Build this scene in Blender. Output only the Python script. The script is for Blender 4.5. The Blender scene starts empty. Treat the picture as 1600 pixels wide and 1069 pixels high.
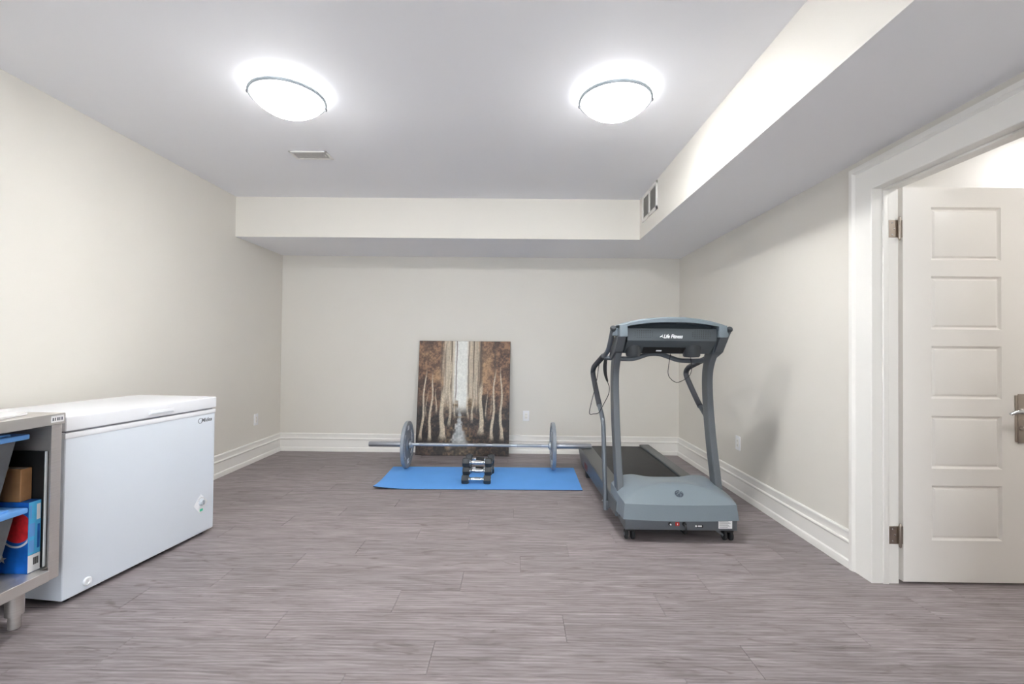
import bpy, bmesh, math, random
import numpy as np
from mathutils import Vector, Matrix
S = bpy.context.scene
COL = S.collection
PI = math.pi
random.seed(4)

# ---------------------------------------------------------------- camera, world, exposure
cam_d = bpy.data.cameras.new('camera'); cam = bpy.data.objects.new('camera', cam_d); COL.objects.link(cam)
cam_d.sensor_width = 36.0; cam_d.lens = 16.0; cam_d.clip_start = 0.05
right = Vector((0.99993, 0.00695, 0.00985)); fwd = Vector((-0.00708, 0.99988, 0.01385)); up = Vector((-0.00975, -0.01392, 0.99986))
cam.matrix_world = Matrix(((right.x, up.x, -fwd.x, 0.0), (right.y, up.y, -fwd.y, 0.0), (right.z, up.z, -fwd.z, 1.1798), (0, 0, 0, 1)))
S.camera = cam
SKY_STRENGTH = 4.2       # overcast daylight through the glazed door added behind the viewer
S.cycles.max_bounces = 10; S.cycles.diffuse_bounces = 7; S.cycles.transparent_max_bounces = 8
W = bpy.data.worlds.new('world'); S.world = W; W.use_nodes = True
W.node_tree.nodes['Background'].inputs[0].default_value = (0.86, 0.93, 1.0, 1); W.node_tree.nodes['Background'].inputs[1].default_value = SKY_STRENGTH
S.view_settings.view_transform = 'Standard'; S.view_settings.look = 'None'
S.view_settings.gamma = 1.0; S.view_settings.use_curve_mapping = False
S.view_settings.exposure = 0.5
LAMP_COL = (1.0, 1.0, 0.99)
LAMP_STRENGTH = 128.0      # emission of the glass bowls
BULB_POWER = 0.8          # bulbs inside each bowl, lighting the ceiling over the rim

# ---------------------------------------------------------------- room dimensions
XL, XR, YB, YF = -2.6535, 1.849, 5.1445, -1.9
ZC, ZS, XB, YS = 2.588, 2.21, 1.158, 4.2665
XH = 1.952          # hall side of the right wall
DY0, DY1, DZ = 1.645, 2.352, 2.022     # door opening
HX1, HY0, HY1 = 3.95, 0.3, 2.93

# ---------------------------------------------------------------- materials
MATS = {}
def mat(name, col, rough=0.5, metal=0.0, noise=0.0, nscale=40.0, bump=0.0, bscale=200.0, stretch=(1, 1, 1), spec=0.5, coat=0.0):
    if name in MATS: return MATS[name]
    m = bpy.data.materials.new(name); m.use_nodes = True; nt = m.node_tree; b = nt.nodes['Principled BSDF']
    b.inputs['Base Color'].default_value = (*col, 1); b.inputs['Roughness'].default_value = rough; b.inputs['Metallic'].default_value = metal
    b.inputs['Specular IOR Level'].default_value = spec; b.inputs['Coat Weight'].default_value = coat
    tc = nt.nodes.new('ShaderNodeTexCoord'); mp = nt.nodes.new('ShaderNodeMapping'); mp.inputs['Scale'].default_value = stretch
    nt.links.new(tc.outputs['Object'], mp.inputs[0])
    if noise > 0:
        n = nt.nodes.new('ShaderNodeTexNoise'); n.inputs['Scale'].default_value = nscale; n.inputs['Detail'].default_value = 4
        nt.links.new(mp.outputs[0], n.inputs['Vector'])
        r = nt.nodes.new('ShaderNodeValToRGB')
        r.color_ramp.elements[0].position = 0.3; r.color_ramp.elements[1].position = 0.7
        r.color_ramp.elements[0].color = (*[max(0, c * (1 - noise)) for c in col], 1); r.color_ramp.elements[1].color = (*[min(1, c * (1 + noise)) for c in col], 1)
        nt.links.new(n.outputs['Fac'], r.inputs[0]); nt.links.new(r.outputs[0], b.inputs['Base Color'])
    if bump > 0:
        n2 = nt.nodes.new('ShaderNodeTexNoise'); n2.inputs['Scale'].default_value = bscale; n2.inputs['Detail'].default_value = 3
        nt.links.new(mp.outputs[0], n2.inputs['Vector'])
        bp = nt.nodes.new('ShaderNodeBump'); bp.inputs['Strength'].default_value = bump; bp.inputs['Distance'].default_value = 0.002
        nt.links.new(n2.outputs['Fac'], bp.inputs['Height']); nt.links.new(bp.outputs[0], b.inputs['Normal'])
    MATS[name] = m; return m
def emat(name, col, strength, base=(1, 1, 1)):
    m = bpy.data.materials.new(name); m.use_nodes = True; b = m.node_tree.nodes['Principled BSDF']
    b.inputs['Base Color'].default_value = (*base, 1); b.inputs['Emission Color'].default_value = (*col, 1); b.inputs['Emission Strength'].default_value = strength
    b.inputs['Roughness'].default_value = 0.3
    MATS[name] = m; return m
def srgb(r, g, b):
    return tuple(((c / 255) / 12.92 if c / 255 <= 0.04045 else (((c / 255) + 0.055) / 1.055) ** 2.4) for c in (r, g, b))

mat('wall_paint', srgb(225, 221, 213), 0.6, bump=0.04, bscale=500, noise=0.012, nscale=2.0)
mat('bulkhead_paint', srgb(232, 228, 220), 0.6, bump=0.04, bscale=500)
mat('ceiling_paint', srgb(240, 240, 243), 0.75, bump=0.05, bscale=420)
mat('trim_paint', srgb(240, 238, 233), 0.32)
mat('door_paint', srgb(240, 237, 232), 0.35)
mat('hall_paint', srgb(236, 234, 230), 0.6)
mat('floor_base', srgb(60, 54, 52), 0.8)
mat('freezer_white', srgb(222, 229, 238), 0.28, bump=0.03, bscale=350)
mat('freezer_lid', srgb(238, 240, 244), 0.25, bump=0.03, bscale=350)
mat('gasket', srgb(150, 152, 158), 0.6)
mat('black', srgb(22, 22, 23), 0.5)
mat('black_rubber', srgb(32, 33, 35), 0.7)
mat('steel', srgb(206, 200, 196), 0.4, 0.7, noise=0.06, nscale=6, stretch=(1, 1, 60), bump=0.03, bscale=30)
mat('steel_top', srgb(210, 206, 202), 0.36, 0.75, noise=0.05, nscale=6, stretch=(60, 1, 1))
mat('chrome', srgb(215, 218, 222), 0.16, 1.0)
mat('nickel', srgb(178, 168, 158), 0.3, 1.0)
mat('tote_grey', srgb(92, 94, 97), 0.55, noise=0.05, nscale=60)
mat('tote_lid', srgb(108, 166, 232), 0.4)
mat('cardboard', srgb(150, 108, 70), 0.8, noise=0.1, nscale=20)
mat('box_blue', srgb(20, 92, 178), 0.4, noise=0.35, nscale=14)
mat('box_light', srgb(84, 186, 236), 0.4, noise=0.06, nscale=20)
mat('box_red', srgb(186, 38, 44), 0.4, noise=0.3, nscale=40)
mat('white_print', srgb(236, 236, 236), 0.4)
mat('mat_blue', srgb(94, 160, 232), 0.75, noise=0.03, nscale=6, bump=0.25, bscale=600)
mat('mat_under', srgb(34, 52, 84), 0.85)
mat('iron_grey', srgb(142, 149, 157), 0.45, 0.15, noise=0.06, nscale=60, bump=0.06, bscale=300)
mat('bar_steel', srgb(186, 191, 198), 0.38, 0.75)
mat('sleeve_steel', srgb(168, 171, 178), 0.42, 0.8)
mat('knurl', srgb(176, 180, 186), 0.5, 0.6, bump=0.6, bscale=900)
mat('rubber_head', srgb(54, 58, 62), 0.55, noise=0.06, nscale=60, bump=0.15, bscale=500)
mat('tm_blue', srgb(118, 129, 137), 0.38, noise=0.03, nscale=300, bump=0.12, bscale=700)
mat('tm_frame', srgb(96, 101, 106), 0.42, 0.25, noise=0.03, nscale=200, bump=0.08, bscale=600)
mat('tm_tube', srgb(104, 110, 117), 0.36, 0.35)
mat('tm_dark', srgb(60, 64, 68), 0.5, noise=0.05, nscale=300, bump=0.1, bscale=600)
mat('tm_panel', srgb(76, 83, 88), 0.48, noise=0.03, nscale=300, bump=0.1, bscale=600)
mat('tm_grip', srgb(66, 68, 74), 0.75, bump=0.2, bscale=700)
mat('tm_rail', srgb(118, 119, 118), 0.7, noise=0.1, nscale=500, bump=0.4, bscale=900)
mat('tm_belt', srgb(50, 50, 51), 0.6, noise=0.12, nscale=8, bump=0.2, bscale=700)
mat('red', srgb(190, 40, 34), 0.4)
mat('red_dark', srgb(112, 52, 50), 0.5)
mat('canvas_side', srgb(52, 42, 36), 0.7)
mat('outlet_white', srgb(240, 240, 242), 0.35)
mat('vent_dark', srgb(30, 32, 38), 0.7)
mat('grille_dark', srgb(140, 138, 134), 0.7)
mat('glass_rim', srgb(176, 186, 192), 0.15)
mat('clip_grey', srgb(120, 122, 126), 0.4, 0.5)
mat('green_led', srgb(90, 220, 180), 0.3)
mat('grey_print', srgb(95, 98, 104), 0.5)
mat('light_print', srgb(196, 202, 210), 0.5)
mat('lettering', srgb(244, 246, 248), 0.5)
mat('emblem', srgb(58, 68, 80), 0.5)
def bowl_mat(name, col, strength):
    # frosted bowl: brightest under the bulbs, duller towards the rim
    m = emat(name, col, strength); nt = m.node_tree; N = nt.nodes; tc = N.new('ShaderNodeTexCoord'); sp = N.new('ShaderNodeVectorMath'); sp.operation = 'MULTIPLY'; sp.inputs[1].default_value = (1, 1, 0)
    ln = N.new('ShaderNodeVectorMath'); ln.operation = 'LENGTH'; mr = N.new('ShaderNodeMapRange'); mr.interpolation_type = 'SMOOTHSTEP'
    for k, v in ((1, 0.06), (2, 0.186), (3, strength), (4, strength * 0.018)): mr.inputs[k].default_value = v
    nt.links.new(tc.outputs['Object'], sp.inputs[0]); nt.links.new(sp.outputs[0], ln.inputs[0]); nt.links.new(ln.outputs['Value'], mr.inputs[0]); nt.links.new(mr.outputs[0], N['Principled BSDF'].inputs['Emission Strength'])
bowl_mat('bowl_glow', LAMP_COL, LAMP_STRENGTH)
emat('bowl_inside', LAMP_COL, LAMP_STRENGTH * 0.0055)
bowl_mat('bowl_glow_hall', (1.0, 0.985, 0.965), LAMP_STRENGTH * 0.41)
bowl_mat('bowl_glow_dim', (1.0, 0.985, 0.965), LAMP_STRENGTH * 0.21)

# floor plank: greyish oak print, grain along local X, every board its own offset and tone
def plank_mat():
    m = bpy.data.materials.new('grey_oak'); m.use_nodes = True; nt = m.node_tree; N = nt.nodes; L = nt.links; b = N['Principled BSDF']
    tc = N.new('ShaderNodeTexCoord'); oi = N.new('ShaderNodeObjectInfo')
    off = N.new('ShaderNodeVectorMath'); off.operation = 'SCALE'; off.inputs[0].default_value = (37.0, 91.0, 13.0)
    L.new(oi.outputs['Random'], off.inputs['Scale'])
    add = N.new('ShaderNodeVectorMath'); add.operation = 'ADD'; L.new(tc.outputs['Object'], add.inputs[0]); L.new(off.outputs[0], add.inputs[1])
    def noise(sc, stretch, det=5, dist=0.0, rough=0.6):
        mp = N.new('ShaderNodeMapping'); mp.inputs['Scale'].default_value = stretch; L.new(add.outputs[0], mp.inputs[0])
        n = N.new('ShaderNodeTexNoise'); n.inputs['Scale'].default_value = sc; n.inputs['Detail'].default_value = det; n.inputs['Distortion'].default_value = dist; n.inputs['Roughness'].default_value = rough
        L.new(mp.outputs[0], n.inputs['Vector']); return n
    g1 = noise(7.0, (0.6, 7, 1), 7, 0.8); g2 = noise(26.0, (0.35, 10, 1), 4, 0.2); g3 = noise(3.0, (0.8, 4.0, 1), 4, 1.6)
    # cathedral figure
    mp = N.new('ShaderNodeMapping'); mp.inputs['Scale'].default_value = (1.0, 5.5, 1); L.new(add.outputs[0], mp.inputs[0])
    wv = N.new('ShaderNodeTexWave'); wv.wave_type = 'RINGS'; wv.inputs['Scale'].default_value = 3.2; wv.inputs['Distortion'].default_value = 5.0; wv.inputs['Detail'].default_value = 3; wv.inputs['Detail Scale'].default_value = 1.3
    L.new(mp.outputs[0], wv.inputs['Vector'])
    def mixc(a, bb, f, mode='MIX'):
        mx = N.new('ShaderNodeMix'); mx.data_type = 'RGBA'; mx.blend_type = mode
        if isinstance(f, float): mx.inputs[0].default_value = f
        else: L.new(f, mx.inputs[0])
        for s, v in ((6, a), (7, bb)):
            if isinstance(v, tuple): mx.inputs[s].default_value = (*v, 1)
            else: L.new(v, mx.inputs[s])
        return mx.outputs[2]
    def ramp(src, p0, p1, c0, c1):
        r = N.new('ShaderNodeValToRGB'); r.color_ramp.elements[0].position = p0; r.color_ramp.elements[1].position = p1
        r.color_ramp.elements[0].color = (*c0, 1); r.color_ramp.elements[1].color = (*c1, 1); L.new(src, r.inputs[0]); return r.outputs[0]
    c = ramp(g1.outputs['Fac'], 0.3, 0.72, srgb(126, 118, 119), srgb(164, 156, 159))
    c2 = ramp(g3.outputs['Fac'], 0.36, 0.62, (0.70, 0.68, 0.67), (1.08, 1.07, 1.07))
    c = mixc(c, c2, 0.5, 'MULTIPLY')
    c3 = ramp(g2.outputs['Fac'], 0.36, 0.6, (0.78, 0.77, 0.76), (1.05, 1.05, 1.05))
    c = mixc(c, c3, 0.3, 'MULTIPLY')
    c4 = ramp(wv.outputs['Fac'], 0.1, 0.7, (0.84, 0.83, 0.82), (1.06, 1.06, 1.06))
    c = mixc(c, c4, 0.75, 'MULTIPLY')
    # dark pores / knots
    kn = noise(5.0, (0.8, 3.6, 1), 2, 1.5); ck = ramp(kn.outputs['Fac'], 0.27, 0.37, (0.62, 0.58, 0.56), (1, 1, 1))
    c = mixc(c, ck, 0.8, 'MULTIPLY')
    tone = ramp(oi.outputs['Random'], 0.0, 1.0, (0.91, 0.91, 0.91), (1.05, 1.04, 1.04))
    c = mixc(c, tone, 1.0, 'MULTIPLY')
    L.new(c, b.inputs['Base Color']); b.inputs['Roughness'].default_value = 0.5; b.inputs['Specular IOR Level'].default_value = 0.35
    bp = N.new('ShaderNodeBump'); bp.inputs['Strength'].default_value = 0.12; bp.inputs['Distance'].default_value = 0.001
    L.new(g2.outputs['Fac'], bp.inputs['Height']); L.new(bp.outputs[0], b.inputs['Normal'])
    MATS['grey_oak'] = m
plank_mat()

# ---------------------------------------------------------------- mesh helpers
class MB:
    def __init__(s): s.bm = bmesh.new(); s.mi = 0
    def _tag(s, faces):
        for f in faces: f.material_index = s.mi
    def face(s, pts):
        vs = [s.bm.verts.new(p) for p in pts]; f = s.bm.faces.new(vs); f.material_index = s.mi; return f
    def box(s, x0, x1, y0, y1, z0, z1, b=0.0, seg=2):
        t = bmesh.new(); bmesh.ops.create_cube(t, size=1)
        for v in t.verts:
            v.co = Vector((x0 + (v.co.x + .5) * (x1 - x0), y0 + (v.co.y + .5) * (y1 - y0), z0 + (v.co.z + .5) * (z1 - z0)))
        if b > 0: bmesh.ops.bevel(t, geom=t.edges[:], offset=b, segments=seg, profile=0.6, affect='EDGES')
        s.merge(t); return s
    def merge(s, t, M=None):
        mp = {}
        for v in t.verts: mp[v] = s.bm.verts.new(M @ v.co if M else v.co)
        for f in t.faces:
            try: nf = s.bm.faces.new([mp[v] for v in f.verts]); nf.material_index = s.mi
            except ValueError: pass
        t.free(); return s
    def prism(s, poly, axis, a0, a1, b=0.0):
        # poly: list of 2D points in the plane normal to axis ('x': (y,z), 'y': (x,z), 'z': (x,y))
        t = bmesh.new()
        def P(p, a): return {'x': (a, p[0], p[1]), 'y': (p[0], a, p[1]), 'z': (p[0], p[1], a)}[axis]
        A = [t.verts.new(P(p, a0)) for p in poly]; B = [t.verts.new(P(p, a1)) for p in poly]; n = len(poly)
        t.faces.new(A); t.faces.new(B[::-1])
        for i in range(n): t.faces.new((A[i], B[i], B[(i + 1) % n], A[(i + 1) % n]))
        bmesh.ops.recalc_face_normals(t, faces=t.faces[:])
        if b > 0: bmesh.ops.bevel(t, geom=t.edges[:], offset=b, segments=2, profile=0.6, affect='EDGES')
        return s.merge(t)
    def tube(s, pts, r, n=12, caps=True, sub=0):
        pts = [Vector(p) for p in pts]
        if sub: pts = smooth(pts, sub)
        rr = r if isinstance(r, (list, tuple)) else [r] * len(pts)
        rings = []; prev = None
        for i, p in enumerate(pts):
            d = (pts[min(i + 1, len(pts) - 1)] - pts[max(i - 1, 0)]).normalized()
            if prev is None:
                a = Vector((0, 0, 1)) if abs(d.z) < 0.9 else Vector((0, 1, 0)); u = d.cross(a).normalized()
            else: u = (prev - d * prev.dot(d)).normalized()
            prev = u; w = d.cross(u)
            rings.append([s.bm.verts.new(p + (u * math.cos(2 * PI * k / n) + w * math.sin(2 * PI * k / n)) * rr[i]) for k in range(n)])
        for i in range(len(rings) - 1):
            for k in range(n):
                f = s.bm.faces.new((rings[i][k], rings[i][(k + 1) % n], rings[i + 1][(k + 1) % n], rings[i + 1][k])); f.material_index = s.mi
        if caps:
            s.bm.faces.new(rings[0][::-1]).material_index = s.mi; s.bm.faces.new(rings[-1]).material_index = s.mi
        return s
    def lathe(s, prof, M=None, n=32, closed=False):
        # prof: (radius, height) about local Z; M places it
        M = M or Matrix.Identity(4); rings = []
        for r, h in prof:
            if r < 1e-6: rings.append([s.bm.verts.new(M @ Vector((0, 0, h)))])
            else: rings.append([s.bm.verts.new(M @ Vector((r * math.cos(2 * PI * k / n), r * math.sin(2 * PI * k / n), h))) for k in range(n)])
        pr = list(zip(rings, rings[1:])) + ([(rings[-1], rings[0])] if closed else [])
        for A, B in pr:
            for k in range(n):
                a0, a1 = A[k % len(A)], A[(k + 1) % len(A)]; b0, b1 = B[k % len(B)], B[(k + 1) % len(B)]
                vs = [a0]
                for v in (a1, b1, b0):
                    if v not in vs: vs.append(v)
                if len(vs) > 2: s.bm.faces.new(vs).material_index = s.mi
        return s
    def section(s, path, half, dirs=None):
        # rectangular bar swept along path in a plane: half = (half width X, half depth in path normal)
        pts = [Vector(p) for p in path]; rings = []
        for i, p in enumerate(pts):
            d = (pts[min(i + 1, len(pts) - 1)] - pts[max(i - 1, 0)]).normalized(); nrm = Vector((1, 0, 0)).cross(d).normalized()
            hw, hd = half; c = hw * 0.22
            q = [(-hw + c, -hd), (hw - c, -hd), (hw, -hd + c), (hw, hd - c), (hw - c, hd), (-hw + c, hd), (-hw, hd - c), (-hw, -hd + c)]
            rings.append([s.bm.verts.new(p + Vector((1, 0, 0)) * a + nrm * b2) for a, b2 in q])
        n = 8
        for i in range(len(rings) - 1):
            for k in range(n): s.bm.faces.new((rings[i][k], rings[i][(k + 1) % n], rings[i + 1][(k + 1) % n], rings[i + 1][k])).material_index = s.mi
        s.bm.faces.new(rings[0][::-1]); s.bm.faces.new(rings[-1]); return s
    def mesh(s, name, off=None, ang=35):
        bmesh.ops.recalc_face_normals(s.bm, faces=s.bm.faces[:])
        if off is not None:
            for v in s.bm.verts: v.co -= off
        me = bpy.data.meshes.new(name); s.bm.to_mesh(me); s.bm.free()
        if len(me.polygons):
            me.shade_smooth(); me.set_sharp_from_angle(angle=math.radians(ang))
        return me
def smooth(pts, sub):
    out = []; n = len(pts)
    for i in range(n - 1):
        p0 = pts[max(i - 1, 0)]; p1 = pts[i]; p2 = pts[i + 1]; p3 = pts[min(i + 2, n - 1)]
        for k in range(sub):
            t = k / sub
            out.append(0.5 * ((2 * p1) + (p2 - p0) * t + (2 * p0 - 5 * p1 + 4 * p2 - p3) * t * t + (-p0 + 3 * p1 - 3 * p2 + p3) * t ** 3))
    out.append(pts[-1]); return out
def root_loc(o):
    l = Vector((0, 0, 0))
    while o is not None: l += o.location; o = o.parent
    return l
def part(name, mb, m, parent=None, world=False, ang=35, label=None):
    off = root_loc(parent) if (parent is not None and world) else None
    me = mb.mesh(name, off, ang) if isinstance(mb, MB) else mb
    o = bpy.data.objects.new(name, me); COL.objects.link(o)
    for x in ([m] if isinstance(m, str) else m): 
        if len(me.materials) < (1 if isinstance(m, str) else len(m)): me.materials.append(MATS[x])
    o.parent = parent
    if label: o['label'] = label
    return o
def thing(name, label, cat, loc=(0, 0, 0), rz=0.0, group=None):
    o = bpy.data.objects.new(name, None); COL.objects.link(o); o.location = loc; o.rotation_euler = (0, 0, rz); o.empty_display_size = 0.1
    o['label'] = label; o['category'] = cat
    if group: o['group'] = group
    return o
def tag(o, label, cat, group=None):
    o['label'] = label; o['category'] = cat
    if group: o['group'] = group
    return o
def struct(o, label, cat): o['kind'] = 'structure'; o['label'] = label; o['category'] = cat; return o
def text(name, body, size, M, m, parent, world=True, ext=0.0008, shear=0.0, sx=1.0, bold=0.0, label=None):
    c = bpy.data.curves.new(name, 'FONT'); c.body = body; c.size = size; c.extrude = ext; c.shear = shear; c.align_x = 'CENTER'; c.align_y = 'CENTER'; c.offset = bold; c.resolution_u = 3
    t = bpy.data.objects.new(name + '_tmp', c); COL.objects.link(t)
    dg = bpy.context.evaluated_depsgraph_get(); me = bpy.data.meshes.new_from_object(t.evaluated_get(dg))
    bpy.data.objects.remove(t); bpy.data.curves.remove(c)
    me.transform(M @ Matrix.Diagonal((sx, 1, 1, 1)))
    if world and parent is not None: me.transform(Matrix.Translation(-root_loc(parent)))
    me.name = name; me.materials.clear(); me.materials.append(MATS[m])
    o = bpy.data.objects.new(name, me); COL.objects.link(o); o.parent = parent
    if label: o['label'] = label
    return o
def frame(origin, xdir, zdir):
    x = Vector(xdir).normalized(); z = Vector(zdir).normalized(); y = z.cross(x).normalized()
    return Matrix(((x.x, y.x, z.x, origin[0]), (x.y, y.y, z.y, origin[1]), (x.z, y.z, z.z, origin[2]), (0, 0, 0, 1)))

# ================================================================ STRUCTURE
T = 0.1
b = MB(); b.box(XL - T, HX1 + T, YF - T, YB + T, -0.1, -0.008)
floor = struct(part('floor', b, 'floor_base'), 'grey oak plank floor of the basement room and hall', 'floor')
# planks: rows of boards 0.19 deep, 1.22 long, staggered as laid
PW, PL, GAP = 0.19, 1.22, 0.0011
def plank_mesh(l, w):
    q = MB(); q.box(-l / 2, l / 2, -w / 2, w / 2, -0.006, 0.0, 0.0009, 1); me = q.mesh('plank', None, 20); me.materials.append(MATS['grey_oak']); return me
cache = {}
offs = {-2: 1.0, -1: 0.62, 0: -0.31, 1: 0.22, 2: 0.68, 3: 0.962, 4: 0.04, 5: 0.32, 6: 0.6225, 7: 0.92, 8: 0.0, 9: 0.34}
def add_plank(x0, x1, y0, y1):
    l, w = round(x1 - x0 - GAP, 4), round(y1 - y0 - GAP, 4)
    if l < 0.03 or w < 0.01: return
    if (l, w) not in cache: cache[(l, w)] = plank_mesh(l, w)
    o = bpy.data.objects.new('plank', cache[(l, w)]); COL.objects.link(o); o.parent = floor
    o.location = ((x0 + x1) / 2, (y0 + y1) / 2, 0.0)
for r in range(-8, 19):
    y0 = 1.655 + r * PW; y1 = min(y0 + PW, YB - 0.004)
    if y0 >= YB - 0.01: break
    o = offs.get(r, (0.34 + 0.29 * (r - 9)) % PL if r > 9 else (0.62 + 0.41 * r) % PL)
    # the room, with the doorway and the hall beyond where the row passes the door
    spans = [(XL + 0.004, XR - 0.004)]
    ym = (y0 + y1) / 2
    if DY0 + 0.02 < ym < DY1 - 0.02: spans = [(XL + 0.004, HX1 - 0.004)]
    elif HY0 < y0 and y1 < HY1: spans.append((XH + 0.004, HX1 - 0.004))
    for (a, c) in spans:
        x = o - PL * math.ceil((o - a) / PL)
        while x < c:
            add_plank(max(x, a), min(x + PL, c), y0, y1); x += PL

b = MB(); b.box(XL - T, XL, YF - T, YB + T, -0.1, ZC)
struct(part('wall_left', b, 'wall_paint'), 'plain greige painted wall behind the chest freezer', 'wall')
b = MB(); b.box(XL, XR, YB, YB + T, -0.1, ZC)
struct(part('wall_back', b, 'wall_paint'), 'greige far wall with the painting leaning on it', 'wall')
b = MB(); WX0, WX1, WZ = -2.1, 1.0, 2.12
b.box(XL, WX0, YF - T, YF, -0.1, ZC); b.box(WX1, XR, YF - T, YF, -0.1, ZC); b.box(WX0, WX1, YF - T, YF, WZ, ZC); b.box(WX0, WX1, YF - T, YF, -0.1, 0.0)
struct(part('wall_front', b, 'wall_paint'), 'greige wall behind the viewer', 'wall')
b = MB()
b.box(XR, XH, DY1 + 0.018, YB + T, -0.1, ZC); b.box(XR, XH, YF - T, DY0 - 0.018, -0.1, ZC); b.box(XR, XH, DY0 - 0.018, DY1 + 0.018, DZ + 0.018, ZC)
struct(part('wall_right', b, 'wall_paint'), 'greige wall with the doorway, beside the treadmill', 'wall')
b = MB(); b.box(XL - T, HX1 + T, YF - T, YB + T, ZC, ZC + T)
ceil = struct(part('ceiling', b, 'ceiling_paint'), 'flat white ceiling with two round lamps', 'ceiling')
# L-shaped bulkhead under the ceiling
b = MB(); bm = b.bm
poly = [(XL, YB), (XL, YS), (XB, YS), (XB, YF), (XR, YF), (XR, YB)]
lo = [bm.verts.new((x, y, ZS)) for x, y in poly]; hi = [bm.verts.new((x, y, ZC)) for x, y in poly]
f = bm.faces.new(lo); f.material_index = 1
bm.faces.new(hi[::-1]).material_index = 1
for i in range(6): bm.faces.new((lo[i], lo[(i + 1) % 6], hi[(i + 1) % 6], hi[i])).material_index = 0
o = part('bulkhead', b, ['bulkhead_paint', 'ceiling_paint'], ceil); o['kind'] = 'structure'
# hall beyond the door
b = MB(); b.box(HX1, HX1 + T, HY0 - T, HY1 + T, -0.1, ZC)
struct(part('wall_hall_far', b, 'hall_paint'), 'white wall at the far side of the hall past the door', 'wall')
b = MB(); b.box(XH, HX1, HY1, HY1 + T, -0.1, ZC)
struct(part('wall_hall_back', b, 'hall_paint'), 'white hall wall showing above the open door', 'wall')
b = MB(); b.box(XH, HX1, HY0 - T, HY0, -0.1, ZC)
struct(part('wall_hall_front', b, 'hall_paint'), 'white wall at the near end of the hall', 'wall')

# glazed patio door added behind the viewer so daylight fills the room
gm = bpy.data.materials.new('added_window_glass'); gm.use_nodes = True; nt = gm.node_tree
tr_ = nt.nodes.new('ShaderNodeBsdfTransparent'); gl_ = nt.nodes.new('ShaderNodeBsdfGlossy'); gl_.inputs['Roughness'].default_value = 0.02
fr_ = nt.nodes.new('ShaderNodeFresnel'); mx_ = nt.nodes.new('ShaderNodeMixShader'); nt.links.new(fr_.outputs[0], mx_.inputs[0]); nt.links.new(tr_.outputs[0], mx_.inputs[1]); nt.links.new(gl_.outputs[0], mx_.inputs[2])
nt.links.new(mx_.outputs[0], nt.nodes['Material Output'].inputs[0]); MATS['added_window_glass'] = gm
win = bpy.data.objects.new('added_window_1', None); COL.objects.link(win); win.location = ((WX0 + WX1) / 2, YF, 0.0)
struct(win, 'wide glazed patio door added unseen behind the viewer to let in daylight', 'window')
b = MB(); fw = 0.06
for a in ((WX0, WX1, 0.0, fw), (WX0, WX1, WZ - fw, WZ), (WX0, WX0 + fw, 0, WZ), (WX1 - fw, WX1, 0, WZ)): b.box(a[0], a[1], YF - 0.08, YF - 0.02, a[2], a[3], 0.003, 1)
part('added_window_frame', b, 'trim_paint', win, True)
for k in range(3):
    wa = WX0 + fw + k * (WX1 - WX0 - 2 * fw) / 3; wb2 = wa + (WX1 - WX0 - 2 * fw) / 3
    b = MB(); b.box(wa + 0.002, wb2 - 0.002, YF - 0.052, YF - 0.048, fw, WZ - fw); part('pane', b, 'added_window_glass', win, True)
    if k: b = MB(); b.box(wa - 0.03, wa + 0.03, YF - 0.07, YF - 0.03, fw, WZ - fw, 0.003, 1); part('mullion', b, 'trim_paint', win, True)

# baseboards: tall moulded profile swept along the walls with mitred corners
BP = [(0.0, 0.0), (0.027, 0.0), (0.027, 0.030), (0.0245, 0.040), (0.017, 0.047), (0.0165, 0.128), (0.021, 0.134), (0.0225, 0.140), (0.020, 0.146), (0.0125, 0.150), (0.012, 0.182), (0.014, 0.188), (0.013, 0.196), (0.007, 0.201), (0.0, 0.201)]
def baseboard(name, A, B, nrm, ma, mbv, label):
    # run from A to B on the wall line; nrm points into the room; ma/mb = mitre (along-run shift per unit thickness)
    A = Vector((*A, 0)); B = Vector((*B, 0)); d = (B - A).normalized(); n = Vector((*nrm, 0)); q = MB()
    R0 = [q.bm.verts.new(A + n * t + d * (t * ma) + Vector((0, 0, z))) for t, z in BP]; R1 = [q.bm.verts.new(B + n * t - d * (t * mbv) + Vector((0, 0, z))) for t, z in BP]
    for i in range(len(BP)): q.bm.faces.new((R0[i], R0[(i + 1) % len(BP)], R1[(i + 1) % len(BP)], R1[i]))
    q.bm.faces.new(R0); q.bm.faces.new(R1[::-1])
    return struct(part(name, q, 'trim_paint', ang=25), label, 'baseboard')
baseboard('baseboard_left', (XL, YF), (XL, YB), (1, 0), 1, 1, 'tall white moulded baseboard along the freezer wall')
baseboard('baseboard_back', (XL, YB), (XR, YB), (0, -1), 1, 1, 'tall white moulded baseboard along the far wall')
baseboard('baseboard_right', (XR, YB), (XR, 2.502), (-1, 0), 1, 0, 'tall white moulded baseboard between treadmill and doorway')
baseboard('baseboard_hall', (XH, HY1), (HX1, HY1), (0, -1), 0, 0, 'white baseboard on the hall wall behind the door')

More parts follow.
